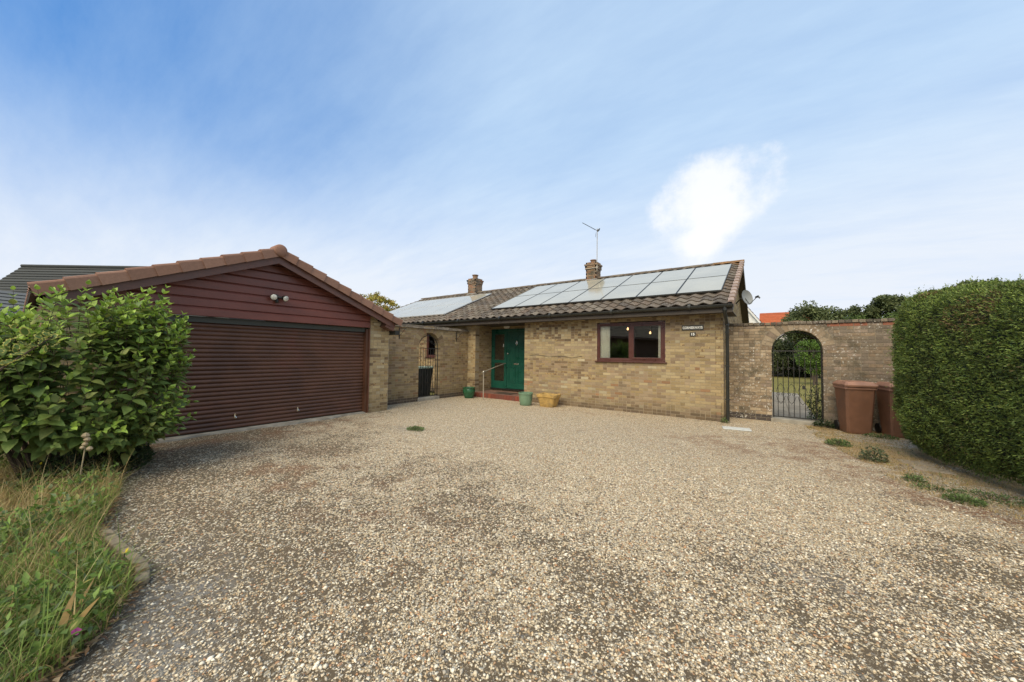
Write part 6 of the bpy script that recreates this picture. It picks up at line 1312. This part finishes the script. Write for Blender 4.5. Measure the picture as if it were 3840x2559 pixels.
for k, (x, y, z) in enumerate(fl):
    t = empty('yellow_flower', (x, y, 0.02), FLAB[k], 'flower', 'yellow flowers below the shrub'); b = MB(); b.tube([(x-0.03, y-0.02, 0.02), (x-0.01, y, z*0.6), (x, y, z)], 0.003, 5); b.build('stem', MT['bark'], t)
    for j in range(5):
        a = j*1.257+k; d = Vector((math.cos(a)*0.6+0.5, math.sin(a)*0.6, 0.35)).normalized(); c = Vector((x, y, z)); s_ = d.cross(Vector((0, 0, 1))).normalized(); b = MB(); b.face([c, c+d*0.018+s_*0.014, c+d*0.032, c+d*0.018-s_*0.014], (0.68, 0.55, 0.03, 0)); b.build('petal', MT['dry'], t)
# variegated holly branch at the left edge
def holly():
    t = empty('variegated_holly', (-3.9, -10.1, 0.0), 'variegated holly branch with yellow-edged leaves at the left edge', 'shrub'); r_ = random.Random(4)
    b = MB(); tip = Vector((-3.9, -9.64, 1.66)); pts = [Vector((-3.9, -10.1, 0)), Vector((-3.9, -10.05, 0.8)), Vector((-3.9, -9.92, 1.35)), tip]; b.tube(pts, [0.02, 0.015, 0.01, 0.004], 6); b.build('stem', MT['bark'], t)
    O_, I_ = (0.46, 0.43, 0.11), (0.10, 0.16, 0.035)
    me = bpy.data.meshes.new('leaf'); out = []; inn = []; n_ = 14
    for k in range(n_):
        a = 2*math.pi*k/n_; sp = 1.0 if k % 2 == 0 else 0.80; out.append((0.34*math.sin(a)*sp, 0.5-0.5*math.cos(a)*(1 if k in (0, 7) else sp), 0.07*(1 if k % 2 == 0 else -0.5))); inn.append((0.22*math.sin(a), 0.5-0.38*math.cos(a), 0.02*abs(math.sin(a))))
    Vv = out+inn+[(0, 0.5, -0.03)]; Ff = [(k, (k+1) % n_, n_+(k+1) % n_, n_+k) for k in range(n_)] + [(n_+k, n_+(k+1) % n_, 2*n_) for k in range(n_)]
    me.from_pydata(Vv, [], Ff); ca = me.color_attributes.new('Col', 'FLOAT_COLOR', 'CORNER'); ca.data.foreach_set('color', np.array([c for f in Ff for c in [(*(O_ if len(f) == 4 else I_), 0)]*len(f)], np.float32).ravel()); me.materials.append(MT['leaf'])
    L = []
    for k in range(34):
        f_ = r_.random(); q = pts[2].lerp(tip, f_) if k % 2 else tip + Vector((r_.uniform(-.15, .15), r_.uniform(-.30, .02), r_.uniform(-.16, .07))); d = Vector((r_.uniform(-.5, 1), r_.uniform(-.8, 1), r_.uniform(-.2, .9))).normalized(); L.append((q, d, (Vector((0.6, 0, 1)) + Vector((r_.uniform(-.4, .4), r_.uniform(-.4, .4), 0))), r_.uniform(0.055, 0.085), me))
    build_leaves(t, L, 40)
holly()

# ------------------------------------------------------------------ loose pebbles close to the camera
def pebbles():
    n = 340000; a = RNG.uniform(R(-62), R(62), n) + YAW; d = 1.55 + (RNG.random(n)**0.85)*6.2; X = CAM.x - np.sin(a)*d; Y = CAM.y + np.cos(a)*d
    ok = (Y > bed_edge(X)+0.02) & (X < verge_edge(Y)+0.05); X, Y = X[ok], Y[ok]
    s, g, r_ = drive_masks(X, Y); dd = np.hypot(X-CAM.x, Y-CAM.y); keep = RNG.random(len(X)) > 1-(1-np.clip(0.14 + 0.75*s + 0.35*g + 0.60*r_, 0, 0.80))*(1-sstep(3.6, 7.6, dd)); X, Y = X[keep], Y[keep]; n = len(X)
    Z = drive_z(X, Y); r_ = np.exp(RNG.normal(math.log(0.0070), 0.33, n)); r_ = np.clip(r_, 0.0035, 0.019)
    base = np.array([(1, 0, 0), (0, 1, 0), (-1, 0, 0), (0, -1, 0), (0, 0, 0.62), (0.0, 0, -0.5)], float); th = RNG.uniform(0, 6.28, n); c, s_ = np.cos(th), np.sin(th); el = RNG.uniform(0.65, 1.0, n)
    b = np.repeat(base[None], n, 0) + RNG.normal(0, 0.14, (n, 6, 3)); x = b[..., 0]*r_[:, None]*1.1; y = b[..., 1]*(r_*el)[:, None]; z = b[..., 2]*r_[:, None]
    V = np.stack([X[:, None]+x*c[:, None]-y*s_[:, None], Y[:, None]+x*s_[:, None]+y*c[:, None], Z[:, None]+z+r_[:, None]*0.25], -1).reshape(-1, 3)
    f = np.array([(0, 1, 4), (1, 2, 4), (2, 3, 4), (3, 0, 4), (1, 0, 5), (2, 1, 5), (3, 2, 5), (0, 3, 5)]); F = (np.arange(n)[:, None, None]*6 + f[None]).reshape(-1, 3)
    C = pal_pick(n, [(0.64, 0.54, 0.385), (0.53, 0.43, 0.29), (0.43, 0.38, 0.30), (0.45, 0.325, 0.19), (0.79, 0.715, 0.57), (0.30, 0.235, 0.155), (0.165, 0.145, 0.12), (0.45, 0.26, 0.14)], [4, 3, 2.8, 1.6, 3.0, 1.8, 1.6, 0.8], 0.15)
    tag(np_mesh('gravel_pebbles', V, F, np.repeat(C, 6, 0), MT['pebble'], smooth=True), 'loose pale and brown pebbles strewn over the driveway', 'pebbles', kind='stuff')
pebbles()
